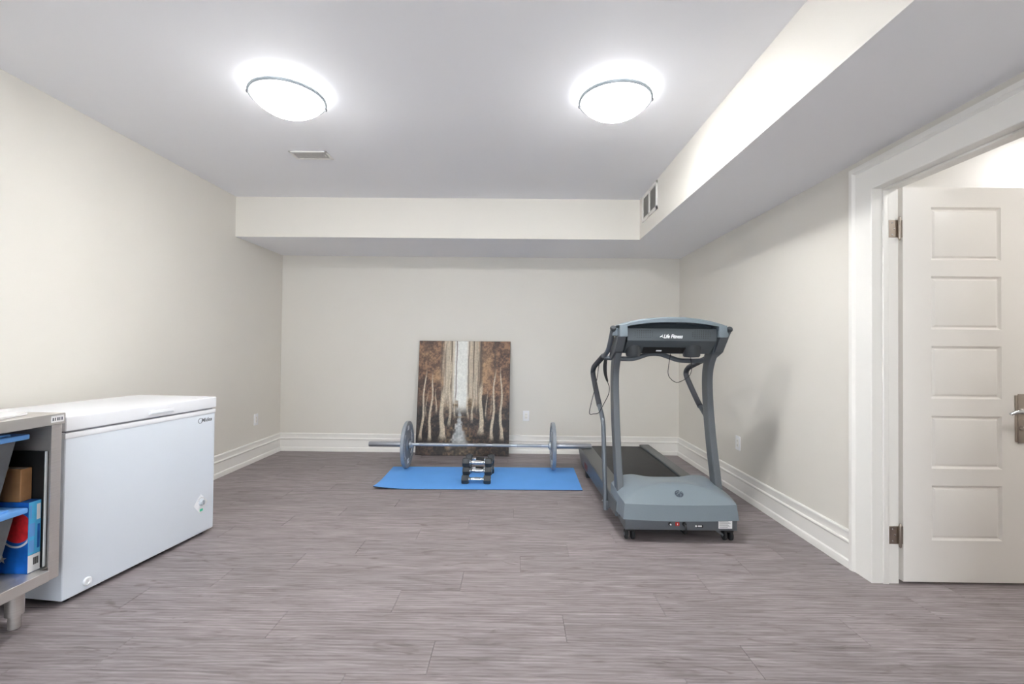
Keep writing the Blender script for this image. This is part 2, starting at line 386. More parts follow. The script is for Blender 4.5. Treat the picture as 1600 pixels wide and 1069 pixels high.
# door casing (mitred moulding), jamb and stop
CP = [(0.0, 0.0), (0.016, 0.0), (0.018, 0.004), (0.018, 0.100), (0.020, 0.106), (0.017, 0.111), (0.022, 0.116), (0.028, 0.124), (0.030, 0.140), (0.028, 0.147), (0.0, 0.147)]
def casing(q, side):
    # side -1 on the room face (X = XR), +1 on the hall face
    X0 = XR if side < 0 else XH
    path = [(DY1, 0.0, 1, 0), (DY1, DZ, 1, 1), (DY0, DZ, -1, 1), (DY0, 0.0, -1, 0)]
    rings = [[q.bm.verts.new((X0 + side * t, y + dy * w, z + dz * w)) for t, w in CP] for y, z, dy, dz in path]
    for A, B in zip(rings, rings[1:]):
        for i in range(len(CP)): q.bm.faces.new((A[i], A[(i + 1) % len(CP)], B[(i + 1) % len(CP)], B[i]))
    q.bm.faces.new(rings[0]); q.bm.faces.new(rings[-1][::-1])
q = MB(); casing(q, -1)
trim = struct(part('trim_1', q, 'trim_paint', ang=25), 'white moulded casing around the doorway', 'door casing')
q = MB(); casing(q, 1); part('hall_casing', q, 'trim_paint', trim, ang=25)
q = MB()
q.box(XR, XH, DY1, DY1 + 0.018, 0, DZ + 0.018); q.box(XR, XH, DY0 - 0.018, DY0, 0, DZ + 0.018); q.box(XR, XH, DY0, DY1, DZ, DZ + 0.018)
part('jamb', q, 'trim_paint', trim)
q = MB()
q.box(1.884, 1.912, DY1 - 0.011, DY1, 0, DZ, 0.003); q.box(1.884, 1.912, DY0, DY0 + 0.011, 0, DZ, 0.003); q.box(1.884, 1.912, DY0, DY1, DZ - 0.011, DZ, 0.003)
part('door_stop', q, 'trim_paint', trim)

# ---------------------------------------------------------------- door, swung open into the hall
DX0, DX1, DF, DT = 1.987, 2.625, 2.346, 0.035
door = bpy.data.objects.new('door_1', None); COL.objects.link(door); door.location = (DX0, DF + DT, 0.012)
struct(door, 'white five-panel door standing open into the hall', 'door')
px0, px1 = 2.131, 2.488
pz = [(1.654, 1.927), (1.298, 1.571), (0.943, 1.213), (0.586, 0.856), (0.222, 0.501)]
q = MB()
q.box(DX0, px0, DF, DF + DT, 0.012, 2.03); q.box(px1, DX1, DF, DF + DT, 0.012, 2.03)
zs = [0.012] + [z for p in reversed(pz) for z in p] + [2.03]
for i in range(0, len(zs), 2): q.box(px0, px1, DF, DF + DT, zs[i], zs[i + 1])
bmesh.ops.remove_doubles(q.bm, verts=q.bm.verts[:], dist=1e-5)
part('slab', q, 'door_paint', door, True)
for z0, z1 in pz:
    q = MB(); bm = q.bm
    def ring(ins, y): return [bm.verts.new(p) for p in ((px0 + ins, y, z0 + ins), (px1 - ins, y, z0 + ins), (px1 - ins, y, z1 - ins), (px0 + ins, y, z1 - ins))]
    for (ya, sg) in ((DF, 1), (DF + DT, -1)):
        rs = [ring(0.0, ya), ring(0.003, ya + sg * 0.004), ring(0.010, ya + sg * 0.010), ring(0.014, ya + sg * 0.0105), ring(0.021, ya + sg * 0.0045), ring(0.026, ya + sg * 0.003)]
        for A, B in zip(rs, rs[1:]):
            for k in range(4): bm.faces.new((A[k], A[(k + 1) % 4], B[(k + 1) % 4], B[k]))
        bm.faces.new(rs[-1])
    part('panel', q, 'door_paint', door, True, ang=20)
# lever set
hx = 2.578
q = MB(); q.box(hx - 0.026, hx + 0.026, DF - 0.007, DF, 0.728, 0.966, 0.003); q.box(hx - 0.017, hx + 0.017, DF - 0.010, DF - 0.006, 0.722, 0.972, 0.002)
hp = part('handle_plate', q, 'nickel', door, True)
q = MB(); q.lathe([(0.0, 0), (0.014, 0), (0.014, 0.02), (0.010, 0.03), (0.010, 0.045), (0.0, 0.045)], frame((hx, DF - 0.009, 0.884), (1, 0, 0), (0, -1, 0)), 20)
q.tube([(hx, DF - 0.045, 0.884), (hx - 0.012, DF - 0.052, 0.886), (hx - 0.045, DF - 0.054, 0.889), (hx - 0.078, DF - 0.053, 0.884), (hx - 0.100, DF - 0.050, 0.874)], [0.010, 0.010, 0.009, 0.0085, 0.007], 12, True)
part('lever', q, 'chrome', hp, True)
q = MB(); q.lathe([(0.0, 0), (0.011, 0), (0.011, 0.006), (0.008, 0.012), (0.0, 0.012)], frame((hx, DF - 0.009, 0.797), (1, 0, 0), (0, -1, 0)), 16)
part('thumb_turn', q, 'nickel', hp, True)
for hz in (1.815, 0.246):
    q = MB(); c = 0.045; YH = DF - 0.006
    q.tube([(1.9665, YH, hz - 0.062), (1.9665, YH, hz - 0.057), (1.9665, YH, hz - 0.052), (1.9665, YH, hz + 0.052), (1.9665, YH, hz + 0.057), (1.9665, YH, hz + 0.062)], [0.002, 0.0055, 0.0065, 0.0065, 0.0055, 0.002], 12)
    h = part('hinge', q, 'nickel', door, True)
    q = MB(); q.box(1.917, 1.966, DY1 - 0.0035, DY1 - 0.0005, hz - c, hz + c, 0.001, 1); part('hinge_leaf', q, 'nickel', h, True)
    q = MB(); q.box(DX0 - 0.003, DX0 - 0.0003, DF, DF + 0.032, hz - c, hz + c, 0.001, 1); part('hinge_leaf', q, 'nickel', h, True)
    for dz in (-0.03, 0.0, 0.03):
        q = MB(); q.lathe([(0.0, 0), (0.004, 0), (0.003, 0.0015), (0, 0.0015)], frame((1.935 + (0.01 if dz == 0 else 0), DY1 - 0.0035, hz + dz), (1, 0, 0), (0, -1, 0)), 10); part('screw', q, 'chrome', h, True)

# ================================================================ CEILING FIXTURES
def dome_lamp(label, x, y, ang, group='round bowl ceiling lamps', glow='bowl_glow', power=BULB_POWER):
    t = thing('ceiling_lamp', label, 'lamp', (x, y, ZC), 0, group)
    q = MB(); q.lathe([(0, 0), (0.085, 0), (0.085, -0.012), (0.075, -0.022), (0.0, -0.022)], None, 32); part('ceiling_pan', q, 'white_print', t)
    R, zr, dp = 0.190, -0.052, 0.088
    rs = (R * R + dp * dp) / (2 * dp); prof = []
    for k in range(13):
        a = math.asin(R / rs) * (1 - k / 12); prof.append((rs * math.sin(a), zr - dp + rs * (1 - math.cos(a))))
    prof[-1] = (0.0, zr - dp)
    inner = [(max(0, r - 0.001) if r > 0 else 0.0, z + 0.005) for r, z in reversed(prof)]
    q = MB(); q.lathe(prof, None, 48); q.mi = 1; q.lathe(inner, None, 48); bw = part('glass_bowl', q, [glow, 'bowl_inside'], t, ang=60)
    q = MB(); q.lathe([(R - 0.001, zr - 0.002), (R + 0.006, zr - 0.001), (R + 0.009, zr + 0.005), (R + 0.007, zr + 0.013), (R - 0.002, zr + 0.012)], None, 48, True); part('bowl_rim', q, 'glass_rim', bw)
    for s in (0, PI):
        cx, cy = (R + 0.004) * math.cos(ang + s), (R + 0.004) * math.sin(ang + s)
        q = MB(); q.lathe([(0, -0.018), (0.004, -0.016), (0.0075, -0.010), (0.0075, -0.004), (0.004, 0.0), (0.0035, 0.012), (0.0, 0.012)], Matrix.Translation((cx, cy, zr)), 14)
        q.tube([(cx, cy, zr + 0.010), (cx * 0.72, cy * 0.72, zr + 0.028), (cx * 0.4, cy * 0.4, -0.016)], 0.003, 8); part('clip', q, 'clip_grey', t)
    for s in (0, PI):
        bx_, by_ = 0.07 * math.cos(ang + s + 1.57), 0.07 * math.sin(ang + s + 1.57)
        q = MB(); q.lathe([(0, 0.0), (0.014, 0.0), (0.014, 0.012), (0.0, 0.012)], Matrix.Translation((bx_, by_, -0.034)), 14); part('bulb_socket', q, 'white_print', t)
        ld = bpy.data.lights.new('bulb', 'POINT'); ld.energy = power; ld.color = LAMP_COL; ld.shadow_soft_size = 0.018
        lo_ = bpy.data.objects.new('bulb', ld); COL.objects.link(lo_); lo_.parent = t; lo_.location = (bx_ * 1.5, by_ * 1.5, -0.060)
    return t
dome_lamp('glowing glass bowl lamp on the ceiling, left of the two, near the slotted air vent', -1.262, 2.475, 0.52)
dome_lamp('glowing glass bowl lamp on the ceiling, right of the two, nearer the bulkhead grille', 0.535, 2.48, -0.21)
dome_lamp('glowing glass bowl lamp added as unseen fill on the ceiling behind the viewer, left side', -1.262, -0.55, 0.52, glow='bowl_glow_hall')  # unseen lamp added to brighten the room from behind
dome_lamp('glowing glass bowl lamp added as unseen fill on the ceiling behind the viewer, right side', 0.25, -0.55, -0.21, glow='bowl_glow_hall')  # its right-hand partner, likewise added for fill light
dome_lamp('glowing glass bowl lamp on the hall ceiling past the door', 2.82, 1.35, 0.3, glow='bowl_glow_hall', power=0.3)
dome_lamp('glowing glass bowl lamp added out of view on the hall ceiling to brighten the wall behind the open door', 3.35, 2.60, 0.3, glow='bowl_glow_dim', power=0.2)  # extra hall lamp added to light the wall above the door

# slotted ceiling register
t = thing('air_vent', 'white slotted air vent in the ceiling beyond the left lamp', 'vent', (-1.514, 3.322, ZC))
q = MB(); w, h = 0.139, 0.070
for a in ((-w, w, -h, -h + 0.018), (-w, w, h - 0.018, h), (-w, -w + 0.018, -h, h), (w - 0.018, w, -h, h)): q.box(a[0], a[1], a[2], a[3], -0.006, 0, 0.0015, 1)
part('frame', q, 'trim_paint', t)
q = MB(); q.box(-w + 0.016, w - 0.016, -h + 0.016, h - 0.016, -0.0015, -0.0005); part('backing', q, 'vent_dark', t)
q = MB(); q.prism([(-0.0013, -0.0055), (0.0013, -0.0055), (0.0022, -0.001), (0.0, -0.001)], 'y', -h + 0.017, h - 0.017); sl = q.mesh('slat'); sl.materials.append(MATS['trim_paint'])
for k in range(24):
    o = part('slat', sl, [], t); o.location = (-w + 0.024 + k * (2 * w - 0.048) / 23, 0, 0)
q = MB(); q.box(w - 0.034, w - 0.026, -0.02, 0.005, -0.012, -0.004, 0.001, 1); part('damper_lever', q, 'trim_paint', t)

# return-air grille on the bulkhead face
gy0, gy1, gz0, gz1 = 3.725, 4.15, 2.338, 2.572
t = thing('return_grille', 'white framed return air grille on the side of the bulkhead', 'vent', (XB, (gy0 + gy1) / 2, gz0))
q = MB()
for a in ((gy0, gy1, gz0, gz0 + 0.028), (gy0, gy1, gz1 - 0.022, gz1), (gy0, gy0 + 0.024, gz0, gz1), (gy1 - 0.024, gy1, gz0, gz1), ((gy0 + gy1) / 2 - 0.012, (gy0 + gy1) / 2 + 0.012, gz0, gz1)):
    q.box(XB - 0.013, XB, a[0], a[1], a[2], a[3], 0.002, 1)
part('frame', q, 'trim_paint', t, True)
q = MB(); q.box(XB - 0.002, XB - 0.0005, gy0 + 0.02, gy1 - 0.02, gz0 + 0.024, gz1 - 0.018); part('backing', q, 'grille_dark', t, True)
q = MB(); q.prism([(-0.010, -0.0045), (-0.009, -0.0052), (-0.002, 0.0035), (-0.003, 0.0042)], 'y', -(gy1 - gy0) / 2 + 0.022, (gy1 - gy0) / 2 - 0.022); lv = q.mesh('louver'); lv.materials.append(MATS['trim_paint'])
for k in range(18):
    o = part('louver', lv, [], t); o.location = (0, 0, 0.034 + k * (gz1 - gz0 - 0.066) / 17)

# wall outlets
def outlet(label, loc, n, name='wall_outlet'):
    t = thing(name, label, 'outlet', loc); n = Vector(n); xd = Vector((0, 0, 1)).cross(n)
    def bx(mb_, w, h, d0, d1, bev, zc=0.0):
        tmp = MB(); tmp.box(-w, w, -h, h, d0, d1, bev, 2); M = frame((0, 0, zc), xd, n); mb_.merge(tmp.bm, M)
    q = MB(); bx(q, 0.036, 0.058, 0, 0.006, 0.0025); p = part('cover_plate', q, 'outlet_white', t)
    q = MB(); bx(q, 0.0165, 0.0335, 0.0055, 0.0085, 0.001); r = part('receptacle', q, 'trim_paint', t)
    for z in (-0.017, 0.017):
        for dx in (-0.006, 0.006):
            q = MB(); tmp = MB(); tmp.box(-0.0012, 0.0012, -0.004, 0.004, 0.008, 0.0088); q.merge(tmp.bm, frame(xd * dx + Vector((0, 0, z)), xd, n)); part('slot', q, 'grille_dark', r)
outlet('white wall outlet on the far wall, right of the painting', (0.131, YB, 0.419), (0, -1, 0))
outlet('white wall outlet on the left wall past the freezer', (XL, 4.659, 0.424), (1, 0, 0))
outlet('white wall outlet on the right wall behind the treadmill', (XR, 3.780, 0.417), (-1, 0, 0))

# ================================================================ CHEST FREEZER (local x along the front to the far end, local y to the wall)
fa = math.atan2(0.864, 0.106)
FL, FD, FH = 0.872, 0.556, 0.852
fz = thing('chest_freezer', 'white chest freezer standing against the left wall', 'freezer', (-2.021, 2.040, 0.0), fa)
q = MB(); q.box(0, FL, 0, FD, 0.022, 0.772, 0.008, 3); body = part('body', q, 'freezer_white', fz)
q = MB(); q.box(0.012, FL - 0.012, 0.012, FD - 0.012, 0.768, 0.792); part('gasket', q, 'gasket', fz)
q = MB(); q.box(-0.004, FL + 0.004, -0.006, FD, 0.783, FH, 0.009, 3)
lid = part('lid', q, 'freezer_lid', fz)
q = MB(); q.box(-0.001, FL + 0.001, -0.0025, FD - 0.01, 0.750, 0.7755, 0.003, 2); part('top_band', q, 'freezer_lid', body)
q = MB(); q.prism([(0.40, 0.800), (0.56, 0.800), (0.552, 0.824), (0.408, 0.824)], 'y', -0.0125, -0.004, 0.003); lh = part('lid_handle', q, 'freezer_lid', lid)
q = MB(); q.box(0.412, 0.548, -0.0132, -0.0118, 0.8035, 0.8075); part('finger_slot', q, 'light_print', lh)
for hx_ in (0.15, FL - 0.15):
    q = MB(); q.box(hx_ - 0.03, hx_ + 0.03, FD - 0.004, FD + 0.012, 0.70, 0.84, 0.003); part('lid_hinge', q, 'freezer_white', fz)
for (lx, ly) in ((0.05, 0.05), (FL - 0.05, 0.05), (0.05, FD - 0.05), (FL - 0.05, FD - 0.05)):
    q = MB(); q.lathe([(0, 0), (0.016, 0), (0.018, 0.004), (0.016, 0.024), (0, 0.024)], Matrix.Translation((lx, ly, 0)), 16); part('foot', q, 'black', fz)
q = MB(); q.box(0.02, FL - 0.02, 0.03, FD - 0.02, 0.018, 0.026); part('base_pan', q, 'black', fz)
def ff(x, z, d=0.0): return frame((x, -d, z), (1, 0, 0), (0, -1, 0))
text('brand_logo', 'Midea', 0.034, ff(FL - 0.070, 0.715, 0.0006), 'grey_print', fz, False, 0.0005, 0.25, 1.0, 0.0003)
q = MB(); pts = [(FL - 0.118 + 0.015 * math.cos(a), -0.0008, 0.715 + 0.015 * math.sin(a)) for a in [0.9 + k * 4.6 / 16 for k in range(17)]]
q.tube(pts, 0.0013, 6); part('logo_swirl', q, 'grey_print', fz)
# control panel
q = MB(); q.prism([(0.715, 0.205), (0.768, 0.262), (0.822, 0.205), (0.768, 0.140)], 'y', -0.0016, 0.0, 0.0006); cp = part('control_panel', q, 'freezer_lid', fz)
q = MB(); q.lathe([(0, 0), (0.021, 0), (0.021, 0.004), (0.017, 0.006), (0.015, 0.016), (0.0, 0.017)], ff(0.772, 0.212, 0.001), 24); dl = part('dial', q, 'light_print', cp)
q = MB(); q.box(0.7705, 0.7735, -0.0195, -0.0165, 0.199, 0.225, 0.0008, 1); part('pointer', q, 'grey_print', dl)
q = MB(); q.box(0.760, 0.784, -0.0028, -0.001, 0.157, 0.172, 0.0005, 1); part('indicator_light', q, 'green_led', cp)
for k in range(7):
    a = 0.5 + k * 0.36; q = MB(); q.box(-0.0012, 0.0012, -0.0022, -0.0012, -0.002, 0.002); me = q.mesh('dial_mark'); me.materials.append(MATS['grey_print'])
    o = part('dial_mark', me, [], cp); o.location = (0.772 + 0.028 * math.cos(a), 0, 0.212 + 0.028 * math.sin(a))
q = MB(); q.lathe([(0, 0), (0.020, 0), (0.020, 0.006), (0.017, 0.009), (0.008, 0.009), (0.008, 0.006), (0, 0.006)], ff(0.108, 0.062), 24); part('drain_plug', q, 'freezer_lid', fz)

# ================================================================ STAINLESS WORK CABINET
CX0, CX1, CY0, CY1, CZ = -2.60, -1.95, 0.62, 1.962, 0.882
cb = thing('steel_work_table', 'stainless steel work table with open storage underneath, beside the freezer', 'table', (-2.27, 1.29, 0.0))
q = MB(); q.box(CX0, CX1, CY0, CY1 + 0.006, CZ - 0.004, CZ, 0.0015, 1); q.box(CX1 - 0.004, CX1, CY0, CY1 + 0.006, CZ - 0.046, CZ - 0.001, 0.001, 1)
q.box(CX0, CX1, CY1 + 0.002, CY1 + 0.006, CZ - 0.046, CZ - 0.001, 0.001, 1); q.box(CX0, CX0 + 0.004, CY0, CY1 + 0.006, CZ - 0.046, CZ - 0.001, 0.001, 1)
part('table_top', q, 'steel_top', cb, True)
q = MB(); q.prism([(CX1 - 0.004, 1.914), (CX1 - 0.004, 1.957), (CX1 - 0.038, 1.957), (CX1 - 0.038, 1.954), (CX1 - 0.008, 1.954), (CX1 - 0.008, 1.914)], 'z', 0.182, CZ - 0.046); part('post', q, 'steel', cb, True)
q = MB(); q.box(CX0, CX0 + 0.036, 1.914, 1.957, 0.182, CZ - 0.046, 0.003); part('post', q, 'steel', cb, True)
q = MB(); q.box(CX1 - 0.040, CX1 - 0.004, CY0, CY0 + 0.043, 0.182, CZ - 0.046, 0.003); part('post', q, 'steel', cb, True)
q = MB(); q.box(CX0, CX0 + 0.036, CY0, CY0 + 0.043, 0.182, CZ - 0.046, 0.003); part('post', q, 'steel', cb, True)
q = MB(); q.box(CX0 + 0.036, CX1 - 0.040, 1.952, 1.957, 0.185, CZ - 0.03); part('end_panel', q, 'steel', cb, True)
q = MB(); q.box(CX0 + 0.036, CX1 - 0.040, CY0, CY0 + 0.005, 0.185, CZ - 0.03); part('end_panel', q, 'steel', cb, True)
q = MB(); q.box(CX0, CX0 + 0.004, CY0 + 0.043, 1.914, 0.185, CZ - 0.03); part('back_panel', q, 'steel', cb, True)
q = MB(); q.box(CX0 + 0.005, CX1 - 0.001, CY0 + 0.043, 1.914, 0.221, 0.226, 0.001, 1); q.box(CX1 - 0.004, CX1, CY0 + 0.001, 1.914, 0.181, 0.2255, 0.001, 1); q.box(CX0 + 0.04, CX1 - 0.041, 1.90, 1.951, 0.221, 0.2255)
part('bottom_shelf', q, 'steel_top', cb, True)
for (x, y) in ((-2.062, 1.885), (-2.062, 0.70), (-2.52, 1.885), (-2.52, 0.70)):
    q = MB(); q.lathe([(0, 0.058), (0.0295, 0.058), (0.0295, 0.20), (0.0, 0.20)], Matrix.Translation((x, y, 0)), 28); lg = part('leg', q, 'steel', cb, True)
    q = MB(); q.lathe([(0, 0), (0.016, 0), (0.020, 0.004), (0.020, 0.060), (0, 0.060)], Matrix.Translation((x, y, 0)), 24); part('adjustable_foot', q, 'steel', lg, True)
q = MB(); q.box(CX1, CX1 + 0.0008, 1.906, 1.960, CZ - 0.036, CZ - 0.008); st = part('maker_sticker', q, 'white_print', cb, True)
q = MB()
for k, wd in enumerate((0.006, 0.005, 0.007, 0.005, 0.006)):
    y = 1.912 + k * 0.0092; q.box(CX1 + 0.0008, CX1 + 0.0012, y, y + wd, CZ - 0.029, CZ - 0.016)
part('sticker_print', q, 'grey_print', st, True)
# white board on the table top
q = MB(); q.prism([(-2.42, 1.05), (-1.985, 1.05), (-1.985, 1.74), (-2.032, 1.890), (-2.20, 1.905), (-2.42, 1.80)], 'z', CZ + 0.0005, CZ + 0.012, 0.003)
o = tag(part('cutting_board', q, 'white_print'), 'white plastic board lying on the steel work table', 'board')

# storage totes with blue lids
def tote(label, z0, lid0, lid1):
    t = thing('storage_tote', label, 'storage bin', (-2.21, 1.55, z0), 0, 'storage totes in the steel table')
    x0, x1, y0, y1 = -2.40, -2.012, 1.12, 1.852
    q = MB(); bm = q.bm
    def ring(ins, z, th=0.0):
        r = []; X0, X1, Y0, Y1 = x0 + ins + th, x1 - ins - th, y0 + ins + th, y1 - ins - th; c = 0.02
        for p in ((X0 + c, Y0), (X1 - c, Y0), (X1, Y0 + c), (X1, Y1 - c), (X1 - c, Y1), (X0 + c, Y1), (X0, Y1 - c), (X0, Y0 + c)): r.append(bm.verts.new((p[0], p[1], z)))
        return r
    rs = [ring(0.040, z0 + 0.0005), ring(0.036, z0 + 0.008), ring(0.004, lid0 - 0.012), ring(0.002, lid0 + 0.004), ring(0.002, lid0 + 0.004, 0.004), ring(0.040, z0 + 0.006, 0.004)]
    for A, B in zip(rs, rs[1:]):
        for k in range(8): bm.faces.new((A[k], A[(k + 1) % 8], B[(k + 1) % 8], B[k]))
    bm.faces.new(rs[0][::-1]); bm.faces.new(rs[-1])
    part('bin', q, 'tote_grey', t, True)
    q = MB(); q.box(x0 - 0.012, x1 + 0.012, y0 - 0.02, y1 + 0.02, lid0, lid1 - 0.008, 0.006, 2); l = part('lid', q, 'tote_lid', t, True)
    q = MB(); q.box(x0 + 0.012, x1 - 0.012, y0 + 0.02, y1 - 0.03, lid1 - 0.010, lid1, 0.005, 2); part('lid_panel', q, 'tote_lid', l, True)
    q = MB(); q.box(x1 + 0.004, x1 + 0.016, (y0 + y1) / 2 - 0.05, (y0 + y1) / 2 + 0.05, lid0 - 0.02, lid1 - 0.012, 0.003, 2); part('latch', q, 'tote_lid', t, True)
tote('grey storage tote with blue lid on the bottom shelf of the steel table', 0.2262, 0.482, 0.512)
tote('grey storage tote with blue lid, stacked on the other tote under the table top', 0.5125, 0.785, 0.815)
# printed blue carton
t = thing('printed_carton', 'blue printed carton with a red ball picture beside the totes', 'box', (-2.14, 1.905, 0.2262))
q = MB(); q.box(-2.27, -2.008, 1.880, 1.930, 0.2265, 0.520, 0.001, 1); cbx = part('carton', q, 'box_blue', t, True)
q = MB(); q.box(-2.0078, -2.0072, 1.881, 1.929, 0.300, 0.519); part('light_side_print', q, 'box_light', cbx, True)
q = MB(); q.box(-2.0078, -2.0070, 1.881, 1.929, 0.228, 0.299); wb = part('white_band', q, 'white_print', cbx, True)
for k in range(8):
    q = MB(); y = 1.902 + k * 0.0026; q.box(-2.0071, -2.0066, y, y + (0.0013 if k % 3 else 0.0018), 0.255, 0.285); part('barcode_bar', q, 'black', wb, True)
q = MB(); q.box(-2.0074, -2.0068, 1.912, 1.927, 0.44, 0.505); part('side_label', q, 'white_print', cbx, True)
for (y0_, y1_, z0_, z1_) in ((1.884, 1.906, 0.375, 0.43), (1.884, 1.904, 0.31, 0.36), (1.916, 1.926, 0.32, 0.42), (1.886, 1.892, 0.45, 0.505)):
    q = MB(); q.box(-2.0074, -2.0069, y0_, y1_, z0_, z1_); part('side_print_block', q, 'tote_lid' if y0_ < 1.91 else 'box_blue', cbx, True)
q = MB(); q.lathe([(0, 0), (0.062, 0), (0.062, 0.0006), (0, 0.0006)], frame((-2.055, 1.8798, 0.415), (1, 0, 0), (0, -1, 0)), 36); 
for v in q.bm.verts: v.co.x = min(v.co.x, -2.0085)
part('red_ball_print', q, 'box_red', cbx, True)
q = MB(); q.lathe([(0.058, 0), (0.066, 0), (0.066, 0.0004), (0.058, 0.0004)], frame((-2.060, 1.8799, 0.398), (1, 0, 0), (0, -1, 0)), 36, True)
for v in q.bm.verts: v.co.x = min(v.co.x, -2.0085)
part('ball_outline_print', q, 'light_print', cbx, True)
q = MB()
sp = []
for k in range(10):
    r_ = 0.02 if k % 2 == 0 else 0.008; a = PI / 2 + k * PI / 5; sp.append((-2.115 + r_ * math.cos(a), 0.285 + r_ * math.sin(a)))
q.prism(sp, 'y', 1.8792, 1.8799); part('star_print', q, 'white_print', cbx, True)
# upright dark tray with a pale edge, against the end panel
t = thing('upright_tray', 'thin dark tray with pale edge standing between the carton and the end panel', 'tray', (-2.2, 1.941, 0.2262))
q = MB(); q.box(-2.38, -2.003, 1.9345, 1.946, 0.2265, 0.720, 0.002, 1); tr = part('tray', q, 'black', t, True)
q = MB(); q.box(-2.003, -2.000, 1.9350, 1.9455, 0.23, 0.720, 0.001, 1); part('pale_edge', q, 'white_print', tr, True)
t = thing('brown_reflection_box', 'small brown box on the blue carton, added for the brown reflection in the end panel', 'box', (-2.15, 1.905, 0.5203))  # brown box put in where the steel end panel reflects brown
q = MB(); q.box(-2.24, -2.048, 1.884, 1.929, 0.5203, 0.655, 0.002, 1); part('carton', q, 'cardboard', t, True)
q = MB(); q.box(-2.24, -2.048, 1.898, 1.915, 0.6552, 0.656); part('packing_tape', q, 'tm_rail', t, True)

# ================================================================ PAINTING
def painting():
    A = Vector((-0.5705, 4.978, 0.0)); top = Vector((-0.5635, 5.108, 1.252)); Wd = 1.022; th = 0.032
    t = thing('canvas_painting', 'brown canvas painting of pale birch trunks leaning on the far wall', 'painting', (-0.5705, 4.99, 0.0))
    upv = (top - A); Hh = upv.length; upv.normalize(); xv = Vector((1, 0, 0)); nv = xv.cross(upv).normalized()   # toward viewer is -Y
    if nv.y > 0: nv = -nv
    q = MB(); tmp = MB(); tmp.box(-Wd / 2, Wd / 2, 0, Hh, -th, -0.0008, 0.002, 1)
    M = Matrix(((xv.x, upv.x, nv.x, A.x), (xv.y, upv.y, nv.y, A.y), (xv.z, upv.z, nv.z, A.z), (0, 0, 0, 1)))
    M = Matrix.Translation((0, 0, 0.0)) @ M
    # lift so the back lower edge rests on the floor
    low = min((M @ v.co).z for v in tmp.bm.verts); M = Matrix.Translation((0, 0, -low + 0.0003)) @ M
    q.merge(tmp.bm, M); part('canvas', q, 'canvas_side', t, True)
    nx, ny = 230, 285
    rng = np.random.default_rng(7)
    def vnoise(fx, fy):
        g = rng.random((int(fy) + 3, int(fx) + 3)); X, Y = np.meshgrid(np.linspace(0, fx, nx + 1), np.linspace(0, fy, ny + 1))
        xi, yi = X.astype(int), Y.astype(int); tx, ty = X - xi, Y - yi; tx = tx * tx * (3 - 2 * tx); ty = ty * ty * (3 - 2 * ty)
        return (g[yi, xi] * (1 - tx) + g[yi, xi + 1] * tx) * (1 - ty) + (g[yi + 1, xi] * (1 - tx) + g[yi + 1, xi + 1] * tx) * ty
    U, V = np.meshgrid(np.linspace(0, 1, nx + 1), np.linspace(0, 1, ny + 1))
    def C(*c): return np.array(c, float) / 255
    def sm(a, b_, x): k = np.clip((x - a) / (b_ - a), 0, 1); return k * k * (3 - 2 * k)
    n1 = vnoise(14, 18); n2 = vnoise(50, 60); n3 = vnoise(110, 130); st1 = vnoise(70, 5); mot = 0.4 * n1 + 0.35 * n2 + 0.25 * n3
    img = np.zeros((ny + 1, nx + 1, 3))
    foliage = C(74, 52, 42)[None, None] * (1 - sm(.28, .75, mot))[..., None] + C(150, 112, 84)[None, None] * sm(.28, .75, mot)[..., None]
    ground = C(38, 31, 29)[None, None] * (1 - sm(.35, .8, mot))[..., None] + C(98, 76, 62)[None, None] * sm(.35, .8, mot)[..., None]
    g = sm(.30, .62, V + 0.12 * (n1 - .5))[..., None]
    img = ground * (1 - g) + foliage * g
    # golden glow patches
    for (u0, v0, ru, rv, k) in ((.73, .82, .09, .12, .55), (.72, .66, .07, .08, .5), (.22, .70, .07, .08, .5), (.11, .88, .10, .09, .25)):
        d = np.exp(-(((U - u0) / ru) ** 2 + ((V - v0) / rv) ** 2)) * k * (0.5 + mot); img = img * (1 - d[..., None]) + C(200, 164, 122) * d[..., None]
    d = sm(.16, .0, U) * sm(.75, .3, V) * .6; img = img * (1 - d[..., None]) + C(44, 38, 38) * d[..., None]
    # pale sky shaft with cream flanks
    fl = sm(.235, .30, U + .03 * (st1 - .5)) * sm(.70, .645, U + .03 * (st1 - .5)) * sm(.30, .55, V)
    cream = C(222, 208, 184) * (0.80 + 0.24 * st1)[..., None]
    img = img * (1 - (.85 * fl)[..., None]) + cream * (.85 * fl)[..., None]
    wh = sm(.365, .41, U) * sm(.565, .52, U) * sm(.33, .45, V)
    img = img * (1 - wh[..., None]) + (C(232, 232, 226) * (0.97 + 0.05 * n2)[..., None]) * wh[..., None]
    # dark slender stems at the top
    for (u0, w_, v0, v1, k) in ((.36, .007, .52, 1, .85), (.415, .005, .45, 1, .75), (.548, .005, .48, 1, .75), (.603, .006, .45, 1, .8), (.682, .016, .55, 1, .75), (.835, .012, .62, 1, .6), (.25, .008, .62, 1, .55), (.295, .004, .5, .95, .4), (.655, .005, .35, .8, .6), (.063, .006, .7, 1, .4)):
        d = np.exp(-((U - u0 - .006 * (n1 - .5)) / w_) ** 2) * sm(v0, v0 + .08, V) * sm(v1 + .05, v1 - .01, V) * k; img = img * (1 - d[..., None]) + C(72, 58, 48) * d[..., None]
    # shrubs in the distance
    for (u0, v0, ru, rv) in ((.415, .435, .035, .065), (.575, .445, .04, .065)):
        d = np.clip(1.3 - (((U - u0) / ru) ** 2 + ((V - v0) / rv) ** 2) - .9 * n2, 0, 1); img = img * (1 - d[..., None]) + (C(104, 82, 58) * (.7 + .6 * n3)[..., None]) * d[..., None]
    # path of pale water
    hw = .020 + .085 * sm(.36, .02, V) ** 1.1; cx = .468 - .01 * (1 - V)
